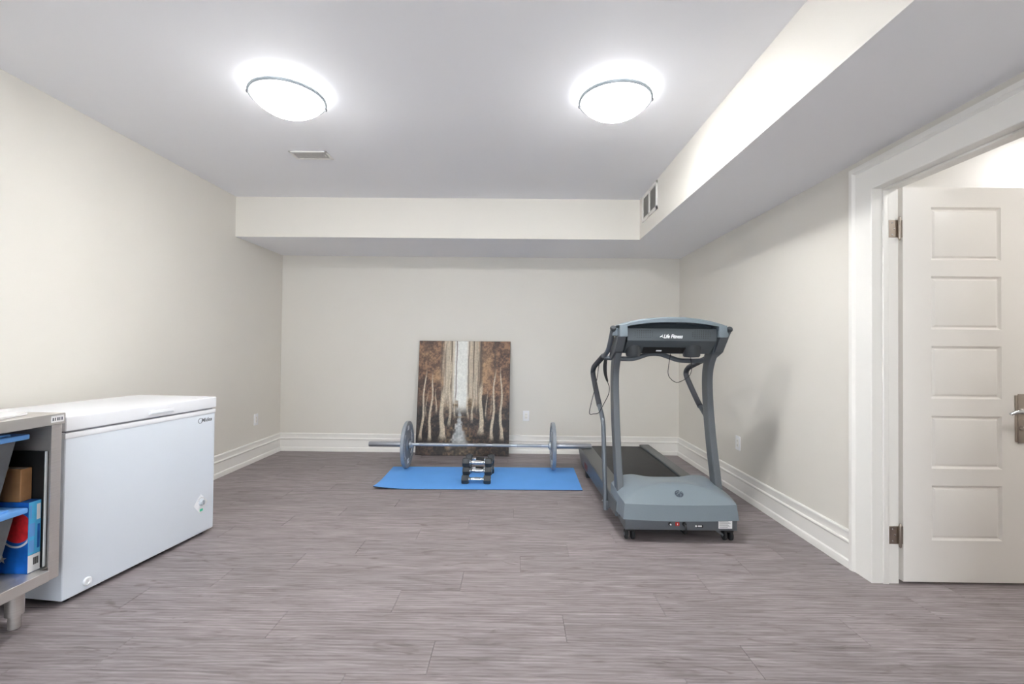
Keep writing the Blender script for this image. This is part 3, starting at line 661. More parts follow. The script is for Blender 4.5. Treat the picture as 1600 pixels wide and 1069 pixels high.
    d = sm(1.35, .6, np.abs(U - cx + .03 * (n2 - .5)) / hw) * sm(.40, .34, V) * sm(.03, .12, V + .06 * (n1 - .5))
    img = img * (1 - .9 * d[..., None]) + (C(196, 200, 200) * (.85 + .25 * n2)[..., None]) * .9 * d[..., None]
    d = np.exp(-((V - .33) / .008) ** 2) * sm(.40, .43, U) * sm(.56, .52, U); img = img * (1 - .6 * d[..., None]) + C(150, 128, 100) * .6 * d[..., None]
    bank = np.exp(-((np.abs(U - cx) - hw - .035) / .035) ** 2) * sm(.32, .2, V) * sm(.0, .08, V) * .6 * n2; img = img * (1 - bank[..., None]) + C(168, 140, 96) * bank[..., None]
    d = sm(.13, .02, V) * np.exp(-((U - .5) / .2) ** 2) * .55 * n2; img = img * (1 - d[..., None]) + C(190, 168, 130) * d[..., None]
    # light trunks: (u bottom, u top, width bottom, width top, v0, v1)
    for (ub, ut, wb_, wt, v0, v1, k) in ((.05, .085, .017, .006, .12, .76, .95), (.135, .165, .017, .007, .11, .73, .95), (.20, .205, .009, .004, .35, .62, .8), (.095, .115, .008, .003, .32, .6, .6),
            (.275, .268, .032, .018, .12, .6, .95), (.352, .347, .015, .010, .24, .95, .8), (.407, .413, .010, .006, .31, .52, .8), (.548, .545, .010, .006, .31, .52, .8), (.600, .606, .012, .007, .28, .7, .8),
            (.695, .690, .028, .016, .17, .66, .95), (.752, .752, .006, .003, .32, .6, .8), (.792, .80, .006, .003, .34, .58, .6), (.815, .838, .019, .007, .12, .76, .95), (.915, .905, .019, .006, .12, .78, .95), (.318, .312, .006, .004, .4, .9, .5), (.64, .64, .006, .004, .36, .9, .4)):
        s_ = np.clip((V - v0) / (v1 - v0), 0, 1); uc = ub + (ut - ub) * s_ + .008 * np.sin(V * 17 + ub * 40) + .006 * (n1 - .5); wv_ = wb_ * (1 - s_) ** 1.2 + wt * (1 - (1 - s_) ** 1.2)
        flare = 1 + .5 * sm(.08, 0, V - v0)
        d = sm(1.15, .8, np.abs(U - uc) / (wv_ * flare)) * sm(v0 - .02, v0 + .03 + .05 * n2.mean(), V) * sm(v1 + .02, v1 - .12, V) * k
        shade = (0.88 + .16 * n3 - .22 * sm(.3, 1, (uc - U) / wv_))[..., None]
        img = img * (1 - d[..., None]) + C(212, 196, 170) * shade * d[..., None]
    img *= (0.95 + 0.1 * n3)[..., None]; img = np.clip(img, 0, 1)
    lin = np.where(img <= .04045, img / 12.92, ((img + .055) / 1.055) ** 2.4)
    P = np.zeros(((nx + 1) * (ny + 1), 3)); relief = (mot * 0.0012).ravel()
    base = M; o3 = np.array(base.translation); xv_, uv_, nv_ = np.array(xv), np.array(upv), np.array(nv)
    P = o3 + ((U.ravel() - .5) * (Wd - .004))[:, None] * xv_ + (V.ravel() * (Hh - .004) + .002)[:, None] * uv_ + (relief - .0004)[:, None] * nv_
    P -= np.array(root_loc(t))
    idx = np.arange((nx + 1) * (ny + 1)).reshape(ny + 1, nx + 1)
    F = np.stack([idx[:-1, :-1], idx[:-1, 1:], idx[1:, 1:], idx[1:, :-1]], -1).reshape(-1, 4)
    me = bpy.data.meshes.new('painted_picture'); me.vertices.add(len(P)); me.vertices.foreach_set('co', P.ravel().astype(np.float32))
    me.loops.add(F.size); me.loops.foreach_set('vertex_index', F.ravel().astype(np.int32)); me.polygons.add(len(F)); me.polygons.foreach_set('loop_start', np.arange(0, F.size, 4, dtype=np.int32)); me.update(calc_edges=True)
    ca = me.color_attributes.new('paint', 'FLOAT_COLOR', 'POINT'); rgba = np.ones((len(P), 4), np.float32); rgba[:, :3] = lin.reshape(-1, 3); ca.data.foreach_set('color', rgba.ravel())
    m = bpy.data.materials.new('oil_paint'); m.use_nodes = True; nt = m.node_tree; at = nt.nodes.new('ShaderNodeAttribute'); at.attribute_name = 'paint'; nt.links.new(at.outputs['Color'], nt.nodes['Principled BSDF'].inputs['Base Color']); nt.nodes['Principled BSDF'].inputs['Roughness'].default_value = 0.45
    MATS['oil_paint'] = m; me.shade_smooth(); part('painted_picture', me, 'oil_paint', t)
painting()

# ================================================================ EXERCISE MAT
def exercise_mat():
    FLc, FRc, BLc, BRc = Vector((-1.166, 3.780, 0)), Vector((0.572, 3.805, 0)), Vector((-1.185, 4.482, 0)), Vector((0.588, 4.515, 0))
    t = thing('exercise_mat', 'blue foam exercise mat on the floor under the barbell', 'mat', (-0.3, 4.15, 0.0))
    nx, ny = 60, 24; q = MB(); bm = q.bm
    def pt(i, j, z):
        u, v = i / nx, j / ny; p = FLc * (1 - u) * (1 - v) + FRc * u * (1 - v) + BLc * (1 - u) * v + BRc * u * v
        lift = 0.020 * max(0, 1 - (u / 0.16 + v / 0.40)) ** 1.6
        return (p.x, p.y, z + lift)
    Tp = [[bm.verts.new(pt(i, j, 0.0060)) for j in range(ny + 1)] for i in range(nx + 1)]; Bt = [[bm.verts.new(pt(i, j, 0.0005)) for j in range(ny + 1)] for i in range(nx + 1)]
    for i in range(nx):
        for j in range(ny):
            bm.faces.new((Tp[i][j], Tp[i + 1][j], Tp[i + 1][j + 1], Tp[i][j + 1])); f = bm.faces.new((Bt[i][j], Bt[i][j + 1], Bt[i + 1][j + 1], Bt[i + 1][j])); f.material_index = 1
    def side(A, B, C_, D): f = bm.faces.new((A, B, C_, D)); f.material_index = 1
    for i in range(nx): side(Bt[i][0], Bt[i + 1][0], Tp[i + 1][0], Tp[i][0]); side(Bt[i + 1][ny], Bt[i][ny], Tp[i][ny], Tp[i + 1][ny])
    for j in range(ny): side(Bt[0][j + 1], Bt[0][j], Tp[0][j], Tp[0][j + 1]); side(Bt[nx][j], Bt[nx][j + 1], Tp[nx][j + 1], Tp[nx][j])
    part('foam_sheet', q, ['mat_blue', 'mat_under'], t, True, 60)
exercise_mat()

# ================================================================ BARBELL
def barbell():
    by, R = 4.448, 0.2265; bz = 0.0065 + R; cx = -0.333
    t = thing('barbell', 'long steel barbell with a grey iron plate on each side, on the blue mat', 'barbell', (cx, by, 0.0065))
    def ax(x, sgn=1): return frame((x, by, bz), (0, 1, 0), (sgn, 0, 0))
    L = 0.665
    q = MB(); q.lathe([(0, 0), (0.014, 0), (0.014, 2 * L), (0, 2 * L)], ax(cx - L), 20); part('shaft', q, 'bar_steel', t, True)
    for a, b_ in ((-0.60, -0.36), (-0.30, -0.12), (-0.06, 0.06), (0.12, 0.30), (0.36, 0.60)):
        q = MB(); q.lathe([(0.0138, 0), (0.0152, 0.002), (0.0152, b_ - a - 0.002), (0.0138, b_ - a)], ax(cx + a), 20); part('knurling', q, 'knurl', t, True)
    for s in (-1, 1):
        q = MB(); q.lathe([(0, 0), (0.0245, 0), (0.0255, 0.003), (0.0255, 0.385), (0.023, 0.390), (0.0, 0.390)], ax(cx + s * 0.693, s), 28); sl_ = part('sleeve', q, 'sleeve_steel', t, True)
        q = MB(); q.lathe([(0, 0), (0.020, 0), (0.023, 0.006), (0.036, 0.010), (0.037, 0.026), (0.030, 0.030), (0, 0.030)], ax(cx + s * 0.662, s), 28); part('collar', q, 'bar_steel', t, True)
        q = MB(); w = 0.036     # plate, inner face towards the middle of the bar
        q.lathe([(0.027, 0.004), (0.050, 0.0), (0.056, 0.003), (0.062, 0.011), (0.150, 0.011), (0.185, 0.009), (0.192, 0.001), (0.205, 0.0), (0.222, 0.001), (R, 0.006), (R, w - 0.006), (0.222, w - 0.001), (0.205, w), (0.192, w - 0.001), (0.185, w - 0.010), (0.062, w - 0.011), (0.050, w), (0.027, w - 0.003)], ax(cx + s * 0.692, s), 72, True)
        pl = part('weight_plate', q, 'iron_grey', t, True, 30)
        # raised lettering marks around the face, "20" at top and bottom
        xf = cx + s * (0.692 + 0.0105); fn = Vector((-s, 0, 0))
        for ang_, body in ((PI / 2, '20'), (-PI / 2, '20')):
            rad = Vector((0, math.cos(ang_), math.sin(ang_))); xd = rad.cross(fn) * -1
            p = Vector((xf, by, bz)) + rad * 0.160
            yd = rad; xd = yd.cross(fn)
            M = Matrix(((xd.x, yd.x, fn.x, p.x), (xd.y, yd.y, fn.y, p.y), (xd.z, yd.z, fn.z, p.z), (0, 0, 0, 1)))
            text('raised_number', body, 0.062, M, 'lettering', pl, True, 0.003, 0, 1.0, 0.002)
        for sec in (0.0, PI):
            for k in range(9):
                a = sec - 0.72 + k * 0.18; q = MB(); tmp = MB(); hgt = 0.020 if k % 3 else 0.026
                tmp.box(-0.012, 0.012, -hgt / 2, -hgt / 2 + 0.008, -0.001, 0.003); tmp.box(-0.012, -0.004, -hgt / 2, hgt / 2, -0.001, 0.003)
                if k % 2: tmp.box(-0.011, 0.011, hgt / 2 - 0.006, hgt / 2, -0.001, 0.003)
                rad = Vector((0, math.cos(a), math.sin(a))); xd = rad.cross(fn); p = Vector((xf, by, bz)) + rad * 0.160
                q.merge(tmp.bm, Matrix(((xd.x, rad.x, fn.x, p.x), (xd.y, rad.y, fn.y, p.y), (xd.z, rad.z, fn.z, p.z), (0, 0, 0, 1)))); part('raised_mark', q, 'lettering', pl, True)
barbell()

# ================================================================ DUMBBELLS
def dumbbell(label, x0, x1, y, z, h, kind, rot=0.0):
    cx = (x0 + x1) / 2; Lh = (x1 - x0) / 2; hl = 0.062
    t = thing('hex_dumbbell', label, 'dumbbell', (cx, y, z), rot, 'hex dumbbells stacked on the mat')
    rc = h / 2 / math.cos(PI / 6)
    for s in (-1, 1):
        q = MB(); prof = [(0, 0), (rc * 0.80, 0), (rc * 0.90, 0.003), (rc, 0.013), (rc, hl - 0.013), (rc * 0.90, hl - 0.003), (rc * 0.80, hl), (0, hl)]
        M = frame((s * Lh, 0, h / 2), (0, 1, 0), (-s, 0, 0)); q.lathe(prof, M, 6); hd = part('head', q, 'rubber_head', t, ang=20)
        q = MB(); q.lathe([(0, 0), (0.019, 0), (0.019, 0.0012), (0, 0.0012)], frame((s * (Lh + 0.0002), 0, h / 2), (0, 1, 0), (s, 0, 0)), 20); part('end_cap', q, 'chrome', hd)
    inner = Lh - hl
    q = MB()
    if kind == 'chrome':
        pr = [(0.0, 0), (0.019, 0), (0.019, 0.006), (0.0135, 0.010)]
        n = 9
        for k in range(n + 1):
            u = k / n; pr.append((0.0150 + 0.0040 * math.sin(PI * u), 0.014 + u * (2 * inner - 0.028)))
        pr += [(0.0135, 2 * inner - 0.010), (0.019, 2 * inner - 0.006), (0.019, 2 * inner), (0, 2 * inner)]
        q.lathe(pr, frame((-inner, 0, h / 2), (0, 1, 0), (1, 0, 0)), 18); hn = part('handle', q, 'chrome', t)
        q = MB()
        for k in range(10):
            u = 0.2 + 0.6 * k / 9; r_ = 0.0152 + 0.0040 * math.sin(PI * u); xx = 0.014 + u * (2 * inner - 0.028)
            q.lathe([(r_, xx), (r_ + 0.001, xx + 0.0012), (r_, xx + 0.0024)], frame((-inner, 0, h / 2), (0, 1, 0), (1, 0, 0)), 18)
        part('knurled_rings', q, 'chrome', hn)
    else:
        q.lathe([(0, 0), (0.019, 0), (0.019, 0.008), (0.014, 0.012), (0.014, 2 * inner - 0.012), (0.019, 2 * inner - 0.008), (0.019, 2 * inner), (0, 2 * inner)], frame((-inner, 0, h / 2), (0, 1, 0), (1, 0, 0)), 18); hn = part('handle', q, 'chrome', t)
        q = MB(); g = 0.038; q.lathe([(0.0, 0), (0.018, 0), (0.0195, 0.004), (0.0195, 2 * g - 0.004), (0.018, 2 * g), (0, 2 * g)], frame((-g, 0, h / 2), (0, 1, 0), (1, 0, 0)), 18); part('rubber_grip', q, 'black_rubber', hn)
    return t
mz = 0.0062
dumbbell('black hex dumbbell with chrome handle, bottom of the front stack on the blue mat', -0.452, -0.200, 3.955, mz, 0.0715, 'chrome', 0.01)
dumbbell('black hex dumbbell with chrome handle, middle of the front stack', -0.444, -0.192, 3.965, mz + 0.0722, 0.0715, 'chrome', -0.02)
dumbbell('black hex dumbbell with chrome handle, top of the front stack', -0.446, -0.190, 3.96, mz + 0.1444, 0.0725, 'chrome', 0.015)
dumbbell('black hex dumbbell with dark rubber grip, lower of the rear pair', -0.458, -0.186, 4.29, mz, 0.0850, 'grip', 0.0)
dumbbell('black hex dumbbell with dark rubber grip, upper of the rear pair', -0.452, -0.186, 4.295, mz + 0.0856, 0.0850, 'grip', 0.012)

# ================================================================ TREADMILL
def treadmill():
    t = thing('treadmill', 'grey blue motorised treadmill standing beside the right wall', 'treadmill', (1.02, 3.75, 0.0))
    P = lambda n, q, m, par=t, ang=35, label=None: part(n, q, m, par, True, ang, label)
    xa, xb = 0.657, 1.392
    # side rails, inclined underside, slanted rear end
    for (x0, x1) in ((xa, 0.785), (1.295, xb)):
        q = MB(); q.prism([(2.95, 0.105), (4.40, 0.048), (4.46, 0.052), (4.735, 0.186), (4.735, 0.196), (2.95, 0.196)], 'x', x0, x1, 0.004); r = P('side_rail', q, 'tm_frame')
        q = MB(); q.box(x0 + 0.006, x1 - 0.006, 3.05, 4.725, 0.196, 0.2005, 0.002, 1); P('foot_tread', q, 'tm_rail', r)
    q = MB(); q.box(0.786, 1.294, 2.98, 4.60, 0.125, 0.160); P('deck_board', q, 'black')
    q = MB()   # running belt: loop over the rollers
    n = 10; loop = []
    for k in range(n + 1): a = -PI / 2 + PI * k / n; loop.append((4.685 + 0.030 * math.cos(a), 0.1575 + 0.030 * math.sin(a)))
    for k in range(n + 1): a = PI / 2 + PI * k / n; loop.append((3.0 + 0.030 * math.cos(a), 0.1575 + 0.030 * math.sin(a)))
    q.prism(loop, 'x', 0.790, 1.290); P('running_belt', q, 'tm_belt')
    q = MB(); q.box(0.787, 1.293, 4.715, 4.735, 0.10, 0.175, 0.004); P('rear_cover', q, 'tm_dark')
    for s, (x0, x1) in enumerate(((0.662, 0.70), (1.35, 1.388))):
        q = MB(); q.prism([(4.17, 0.058), (4.25, 0.054), (4.235, 0.004), (4.22, 0.0), (4.185, 0.0), (4.17, 0.006)], 'x', x0, x1, 0.003); ft = P('rear_foot', q, 'black_rubber')
    q = MB(); q.box(xa - 0.0012, xa - 0.0002, 4.10, 4.26, 0.075, 0.13); P('warning_sticker', q, 'red_dark')
    # lower front frame
    q = MB(); q.prism([(2.803, 0.078), (3.35, 0.090), (3.35, 0.150), (2.803, 0.150)], 'x', 0.682, 1.366, 0.004); fr = P('base_frame', q, 'tm_frame')
    # casters
    for cx_ in (0.722, 1.330):
        q = MB(); q.box(cx_ - 0.028, cx_ + 0.028, 2.83, 2.89, 0.058, 0.080, 0.003); cs = P('caster', q, 'black')
        for dx in (-0.019, 0.019):
            q = MB(); q.lathe([(0, -0.011), (0.024, -0.011), (0.030, -0.008), (0.0315, -0.003), (0.0315, 0.003), (0.030, 0.008), (0.024, 0.011), (0, 0.011)], frame((cx_ + dx, 2.858, 0.0317), (0, 1, 0), (1, 0, 0)), 24); w = P('wheel', q, 'black_rubber', cs)
            q = MB(); q.lathe([(0, 0), (0.012, 0), (0.012, 0.0132), (0, 0.0132)], frame((cx_ + dx, 2.858, 0.0317), (0, 1, 0), (1 if dx > 0 else -1, 0, 0)), 16); P('wheel_hub', q, 'tm_tube', w)
    q = MB(); q.prism([(1.225, 0.080), (1.25, 0.080), (1.31, 0.035), (1.295, 0.033)], 'y', 2.84, 2.85); P('caster_bracket', q, 'tm_frame')
    # front controls
    yf = 2.803
    q = MB(); q.box(0.988, 1.012, yf - 0.006, yf, 0.106, 0.128, 0.002); sw = P('power_switch', q, 'red'); q = MB(); q.box(0.998, 1.002, yf - 0.0068, yf - 0.0058, 0.112, 0.122); P('switch_mark', q, 'lettering', sw)
    q = MB(); q.lathe([(0, 0), (0.010, 0), (0.010, 0.006), (0.006, 0.009), (0, 0.009)], frame((0.955, yf, 0.117), (1, 0, 0), (0, -1, 0)), 18); br = P('breaker', q, 'black'); q = MB(); q.lathe([(0, 0), (0.005, 0), (0.005, 0.005), (0, 0.006)], frame((0.957, yf - 0.008, 0.116), (1, 0, 0), (0, -1, 0)), 14); P('breaker_button', q, 'white_print', br)
    q = MB(); q.lathe([(0, 0), (0.012, 0), (0.012, 0.012), (0.008, 0.018), (0, 0.018)], frame((1.042, yf, 0.117), (1, 0, 0), (0, -1, 0)), 18)
    q.tube([(1.042, yf - 0.012, 0.117), (1.043, yf - 0.028, 0.108), (1.044, yf - 0.030, 0.085), (1.043, yf - 0.010, 0.062), (1.04, yf + 0.06, 0.058), (1.03, yf + 0.2, 0.070)], 0.005, 10, sub=4); P('power_cord', q, 'black')
    q = MB(); q.box(1.110, 1.158, yf - 0.0012, yf - 0.0002, 0.096, 0.112); lb = P('small_label', q, 'black'); q = MB(); q.box(1.126, 1.150, yf - 0.0018, yf - 0.001, 0.101, 0.109); q.lathe([(0, 0), (0.006, 0), (0.006, 0.0006), (0, 0.0006)], frame((1.115, yf - 0.0012, 0.105), (1, 0, 0), (0, -1, 0)), 14); P('small_label_print', q, 'white_print', lb)
    q = MB(); q.box(1.252, 1.335, yf - 0.0012, yf - 0.0002, 0.092, 0.140); rl = P('rating_label', q, 'white_print')
    q = MB()
    for k in range(7):
        z = 0.097 + k * 0.006; q.box(1.256, 1.256 + 0.074 * (0.7 + 0.3 * ((k * 37) % 10) / 10), yf - 0.0017, yf - 0.001, z, z + 0.0022)
    P('rating_label_print', q, 'tm_rail', rl)
    # motor hood: tilted front panel bounded by a curved crease, raised shoulders behind
    q = MB(); bm = q.bm; nu, nv = 48, 28; xc, hwid = 1.0235, 0.342; y0, y1 = 2.800, 3.150
    def hz(u, v):
        y = y0 + (y1 - y0) * v; yc = y0 + 0.006 + 0.136 * max(0.0, 1 - abs(u) ** 2.3) ** 0.9
        s1 = 0.66; z0 = 0.234 - 0.004 * (1 - u * u)
        zfront = z0 + s1 * (y - y0)
        zb = z0 + s1 * (yc - y0); zend = 0.306 + 0.016 * math.exp(-((abs(u) - 0.62) / 0.22) ** 2) - 0.045 * max(0, (abs(u) - 0.78) / 0.22) ** 1.5
        if y <= yc: return zfront
        k = (y - yc) / (y1 - yc); k = k * (2 - k) if zend > zb else k * k * (3 - 2 * k)
        return zb + (zend - zb) * k
    G = []
    for i in range(nu + 1):
        u = -1 + 2 * i / nu; row = []
        for j in range(nv + 1):
            v = j / nv; y = y0 + (y1 - y0) * v; wv = hwid + 0.012 * min(1, v * 3)
            row.append(bm.verts.new((xc + u * wv, y + 0.010 * u * u * (1 - v), hz(u, v))))
        G.append(row)
    for i in range(nu):
        for j in range(nv): bm.faces.new((G[i][j], G[i + 1][j], G[i + 1][j + 1], G[i][j + 1]))
    # skirt flaring outwards below the front edge and sides
    def skirt(line, dx, dy, zb):
        prev = None
        for k, v in enumerate(line):
            p = v.co; nb = bm.verts.new((p.x + dx(p), p.y + dy(p), zb(p))); ni = bm.verts.new((p.x + dx(p) * 0.6, p.y + dy(p) + 0.012, zb(p) - 0.001))
            if prev: bm.faces.new((prev[0], v, nb, prev[1])); bm.faces.new((prev[1], nb, ni, prev[2]))
            prev = (v, nb, ni)
    front = [G[i][0] for i in range(nu + 1)]
    skirt(front, lambda p: (p.x - xc) / hwid * 0.010, lambda p: -0.012, lambda p: 0.143 - 0.006 * (1 - ((p.x - xc) / hwid) ** 2))
    for i, sg in ((0, -1), (nu, 1)):
        skirt(G[i], lambda p: sg * 0.010, lambda p: -0.012 * max(0, 1 - (p.y - y0) / 0.05), lambda p: 0.143 - 0.0 * p.y)
    back = [G[i][nv] for i in range(nu + 1)]; prev = None
    for v in back:
        nb = bm.verts.new((v.co.x, v.co.y + 0.004, 0.189));
        if prev: bm.faces.new((prev[0], v, nb, prev[1]))
        prev = (v, nb)
    bmesh.ops.remove_doubles(bm, verts=bm.verts[:], dist=1e-6)
    hood = P('motor_hood', q, 'tm_blue', t, 24)
    # emblem: dark disc mark with a running figure cut in hood colour
    eo = Vector((1.036, 2.872, hz((1.036 - xc) / hwid, (2.872 - y0) / (y1 - y0)) + 0.0022)); M = frame(eo, (1, 0, 0), (0, -0.551, 0.835))
    q = MB(); q.lathe([(0, -0.003), (0.026, -0.003), (0.026, 0.0), (0, 0.0)], M, 32); em = P('emblem_disc', q, 'emblem', hood)
    q = MB()
    for seg in (((-0.020, -0.016), (-0.004, 0.004), (0.006, 0.010)), ((-0.004, 0.004), (0.010, -0.006), (0.004, -0.022)), ((-0.018, 0.006), (-0.004, 0.014), (0.012, 0.012), (0.022, 0.004))):
        q.tube([M @ Vector((a, c, 0.0004)) for a, c in seg], 0.0019, 8)
    q.lathe([(0, 0), (0.005, 0), (0.005, 0.001), (0, 0.001)], M @ Matrix.Translation((0.012, 0.020, 0.0)), 14)
    P('emblem_figure', q, 'tm_blue', em)
    # uprights: curved box section
    prof = [(2.965, 0.100), (3.000, 0.20), (3.055, 0.38), (3.105, 0.55), (3.150, 0.75), (3.172, 0.92), (3.168, 1.03), (3.135, 1.11), (3.075, 1.19), (3.02, 1.262), (2.995, 1.30)]
    for x in (0.694, 1.336):
        pts = smooth([Vector((x, y, z)) for y, z in prof], 4)
        q = MB(); q.section(pts, (0.0215, 0.043)); P('upright', q, 'tm_frame', t, 30)
    # side handrails with foam grips
    rail = [(2.985, 1.315), (3.095, 1.205), (3.180, 1.158), (3.366, 1.115), (3.60, 1.060), (3.688, 1.035), (3.735, 1.00), (3.715, 0.955), (3.56, 0.834), (3.447, 0.756), (3.350, 0.700), (3.293, 0.643), (3.274, 0.562), (3.235, 0.33), (3.193, 0.060)]
    for x, sx_ in ((0.640, -1), (1.400, 1)):
        pts = smooth([Vector((x, y, z)) for y, z in rail], 6)
        q = MB(); q.tube(pts, 0.0165, 14); hr = P('handrail', q, 'tm_tube', t, 50)
        i0, i1 = 2 * 6 + 4, 9 * 6
        q = MB(); q.tube(pts[i0:i1 + 1], 0.0205, 14); P('foam_grip', q, 'tm_grip', hr, 50)
        q = MB(); q.lathe([(0, -0.006), (0.017, -0.006), (0.020, -0.001), (0.020, 0.006), (0.016, 0.014), (0, 0.015)], frame((x, 2.985, 1.315), (1, 0, 0), (0, -0.71, 0.71)), 18); P('end_plug', q, 'tm_dark', hr)
        q = MB(); q.box(min(x, x - sx_ * 0.04), max(x, x - sx_ * 0.04), 3.18, 3.212, 0.075, 0.125, 0.003); P('rail_bracket', q, 'tm_frame', hr)
        q = MB(); q.lathe([(0, 0), (0.009, 0), (0.009, 0.007), (0.005, 0.010), (0, 0.010)], frame((x + sx_ * 0.015, 3.205, 0.118), (0, 1, 0), (sx_, 0, 0)), 12); P('rail_bolt', q, 'chrome', hr)
    # cross bar with its hump
    cb_ = [(0.640, 3.26, 1.120), (0.74, 3.25, 1.114), (0.83, 3.245, 1.114), (0.875, 3.24, 1.124), (0.945, 3.235, 1.148), (1.02, 3.235, 1.150), (1.09, 3.24, 1.130), (1.15, 3.245, 1.110), (1.20, 3.25, 1.104), (1.30, 3.255, 1.104), (1.400, 3.26, 1.108)]
    q = MB(); q.tube(cb_, 0.0165, 14, sub=5); P('cross_bar', q, 'tm_tube', t, 50)
    # console
    x0c, x1c = 0.727, 1.305
    q = MB(); q.prism([(2.955, 1.238), (2.952, 1.318), (3.03, 1.322), (3.05, 1.352), (3.10, 1.352), (3.26, 1.172), (3.24, 1.155), (3.06, 1.155)], 'x', x0c, x1c, 0.004); con = P('console_body', q, 'tm_panel')
    q = MB(); q.prism([(2.972, 1.2385), (3.000, 1.205), (3.055, 1.1545), (3.062, 1.154), (3.062, 1.2385)], 'x', 0.80, 1.235, 0.002); P('lower_tray', q, 'tm_panel', con)
    q = MB(); q.prism([(3.0075, 1.1955), (3.0065, 1.1945), (3.0475, 1.1565), (3.049, 1.158)], 'x', 0.845, 1.125); P('tray_strip', q, 'black', con)
    # speaker perforations
    q = MB(); q.lathe([(0, 0), (0.0023, 0), (0, 0.0006)], frame((0, 0, 0), (1, 0, 0), (0, -1, 0)), 6); me = q.mesh('speaker_hole'); me.materials.append(MATS['black']); base = root_loc(con)
    for cx_ in (0.832, 1.205):
        for i in range(9):
            for j in range(5):
                if abs(i - 4) + abs(j - 2) > 5: continue
                o = part('speaker_hole', me, [], con); o.location = Vector((cx_ - 0.056 + i * 0.014, 2.9532 - 0.0 - 0.00045 * j, 1.258 + j * 0.0115)) - base
    # arch
    q = MB(); bm = q.bm; xs = 33; A = []
    for i in range(xs):
        u = -1 + 2 * i / (xs - 1); x = 1.018 + 0.346 * u
        zt = 1.338 + 0.053 * (1 - abs(u) ** 2.2); zb = 1.318 + 0.040 * (1 - abs(u) ** 2.4)
        zb = zb - (0.0 if abs(u) < 0.80 else 0.0)
        yfr = 2.938 - 0.010 * (1 - u * u); A.append([bm.verts.new(p) for p in ((x, yfr, zb), (x, yfr, zt - 0.008), (x, yfr + 0.008, zt), (x, yfr + 0.10, zt + 0.004), (x, yfr + 0.18, zt - 0.05), (x, yfr + 0.10, zb))])
    for a, b_ in zip(A, A[1:]):
        for k in range(6): bm.faces.new((a[k], a[(k + 1) % 6], b_[(k + 1) % 6], b_[k]))
    bm.faces.new(A[0]); bm.faces.new(A[-1][::-1]); P('console_arch', q, 'tm_blue', con, 30)
    for sg in (-1, 1):
        xi, xo = 1.018 + sg * 0.294, 1.018 + sg * 0.346
        q = MB(); q.prism([(2.930, 1.262), (2.935, 1.340), (3.09, 1.338), (3.07, 1.262)], 'x', min(xi, xo), max(xi, xo), 0.005); P('arch_end_cap', q, 'tm_blue', con)
        q = MB(); q.prism([(min(xo, xo + sg * 0.034), 1.268), (max(xo, xo + sg * 0.034), 1.268), (max(xo, xo + sg * 0.034), 1.322), (min(xo, xo + sg * 0.034), 1.322)], 'y', 2.985, 3.06, 0.006); P('rail_socket', q, 'tm_blue', con)
        xo2 = xo + sg * 0.012
        q = MB(); q.prism([(2.935, 1.262), (3.11, 1.262), (3.20, 1.135), (3.165, 1.105), (3.02, 1.165)], 'x', min(xi + sg * 0.008, xo2), max(xi + sg * 0.008, xo2), 0.006); P('upright_bracket', q, 'tm_frame', con)
    # cup holders hanging under the console
    for cx_, r_ in ((0.788, 0.052), (1.176, 0.060)):
        q = MB(); q.lathe([(r_ * 0.2, 0.0), (r_ * 0.80, 0.002), (r_ * 0.90, 0.010), (r_, 0.055), (r_ * 1.06, 0.105), (r_ * 1.06, 0.11), (r_ * 0.98, 0.11), (r_ * 0.8, 0.012), (r_ * 0.2, 0.010)], Matrix.Translation((cx_, 3.045, 1.131)), 28, True); 
        q.lathe([(0, 0.0), (r_ * 0.22, 0.0), (r_ * 0.22, 0.010), (0, 0.010)], Matrix.Translation((cx_, 3.045, 1.131)), 28); P('cup_holder', q, 'tm_dark', con)
    # logo lettering and tray mark
    fx = frame((1.020, 2.9515, 1.266), (1, 0, 0), (0, -1, 0.02))
    text('logo_lettering', 'Life Fitness', 0.034, fx, 'lettering', con, True, 0.0008, 0.35, 0.80, 0.0009)
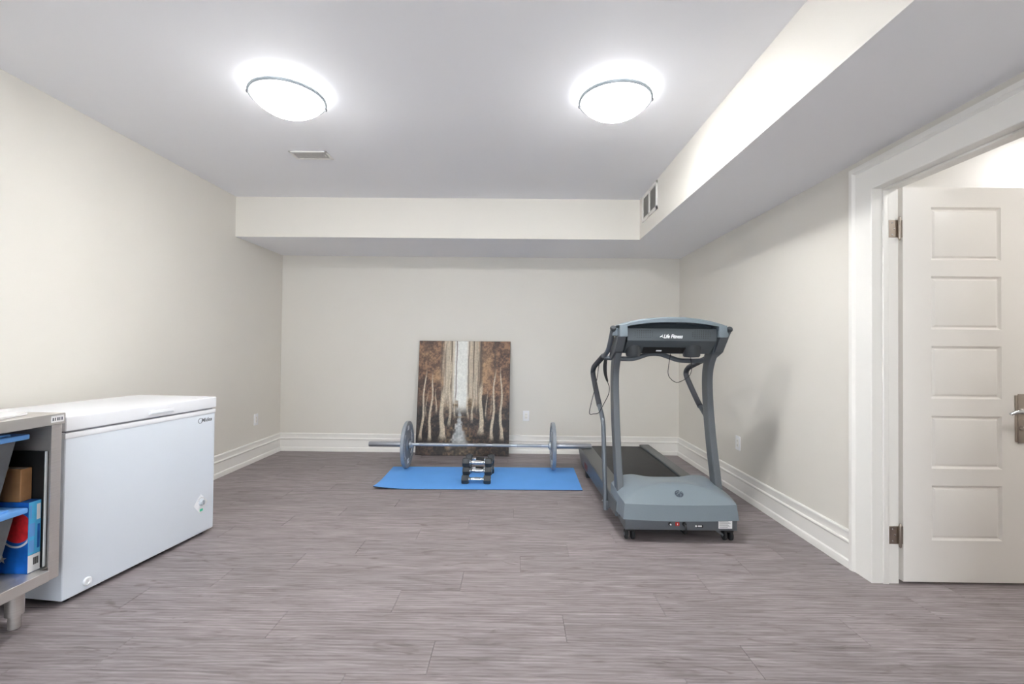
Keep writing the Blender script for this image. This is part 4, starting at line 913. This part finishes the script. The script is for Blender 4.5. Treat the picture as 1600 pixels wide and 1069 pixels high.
    q = MB(); q.tube([(0.936, 2.9510, 1.262), (0.948, 2.9508, 1.268), (0.955, 2.9506, 1.277)], 0.0022, 8); q.tube([(0.948, 2.9508, 1.268), (0.957, 2.9508, 1.259)], 0.0022, 8); P('logo_figure', q, 'lettering', con)
    q = MB(); q.prism([(3.0245, 1.1785), (3.0235, 1.1775), (3.0335, 1.1685), (3.0345, 1.1695)], 'x', 0.935, 0.972); P('tray_mark', q, 'lettering', con)
    # safety tether and strap
    q = MB(); q.tube([(1.064, 3.12, 1.157), (1.051, 3.12, 1.078), (1.047, 3.12, 1.017), (1.065, 3.12, 0.982), (1.104, 3.12, 0.958), (1.152, 3.12, 0.974), (1.195, 3.12, 1.010), (1.207, 3.12, 1.058), (1.199, 3.12, 1.133)], 0.0022, 8, sub=6); P('safety_cord', q, 'black')
    q = MB(); band = smooth([Vector(p) for p in ((0.655, 3.300, 1.135), (0.656, 3.302, 1.105), (0.652, 3.305, 1.058), (0.657, 3.31, 0.998), (0.674, 3.32, 0.943))], 4)
    wd = [0.005 + 0.008 * math.sin(PI * i / (len(band) - 1)) ** 0.7 for i in range(len(band))]
    R0 = []
    for p, w_ in zip(band, wd): R0.append([q.bm.verts.new(p + Vector(d)) for d in ((-w_, -0.002, 0), (w_, -0.002, 0), (w_, 0.002, 0), (-w_, 0.002, 0))])
    for a, b_ in zip(R0, R0[1:]):
        for k in range(4): q.bm.faces.new((a[k], a[(k + 1) % 4], b_[(k + 1) % 4], b_[k]))
    q.bm.faces.new(R0[0]); q.bm.faces.new(R0[-1][::-1]); sb = P('chest_strap', q, 'black_rubber')
    q = MB(); q.tube([(0.674, 3.32, 0.943), (0.684, 3.34, 0.925), (0.694, 3.35, 0.900), (0.689, 3.35, 0.85), (0.657, 3.35, 0.784), (0.629, 3.35, 0.732), (0.611, 3.35, 0.709), (0.578, 3.35, 0.704), (0.550, 3.35, 0.708), (0.563, 3.355, 0.783), (0.585, 3.37, 0.860), (0.612, 3.40, 0.957), (0.626, 3.42, 1.039), (0.640, 3.42, 1.105)], 0.0028, 8, sub=4); P('strap_loop', q, 'black', sb)
treadmill()
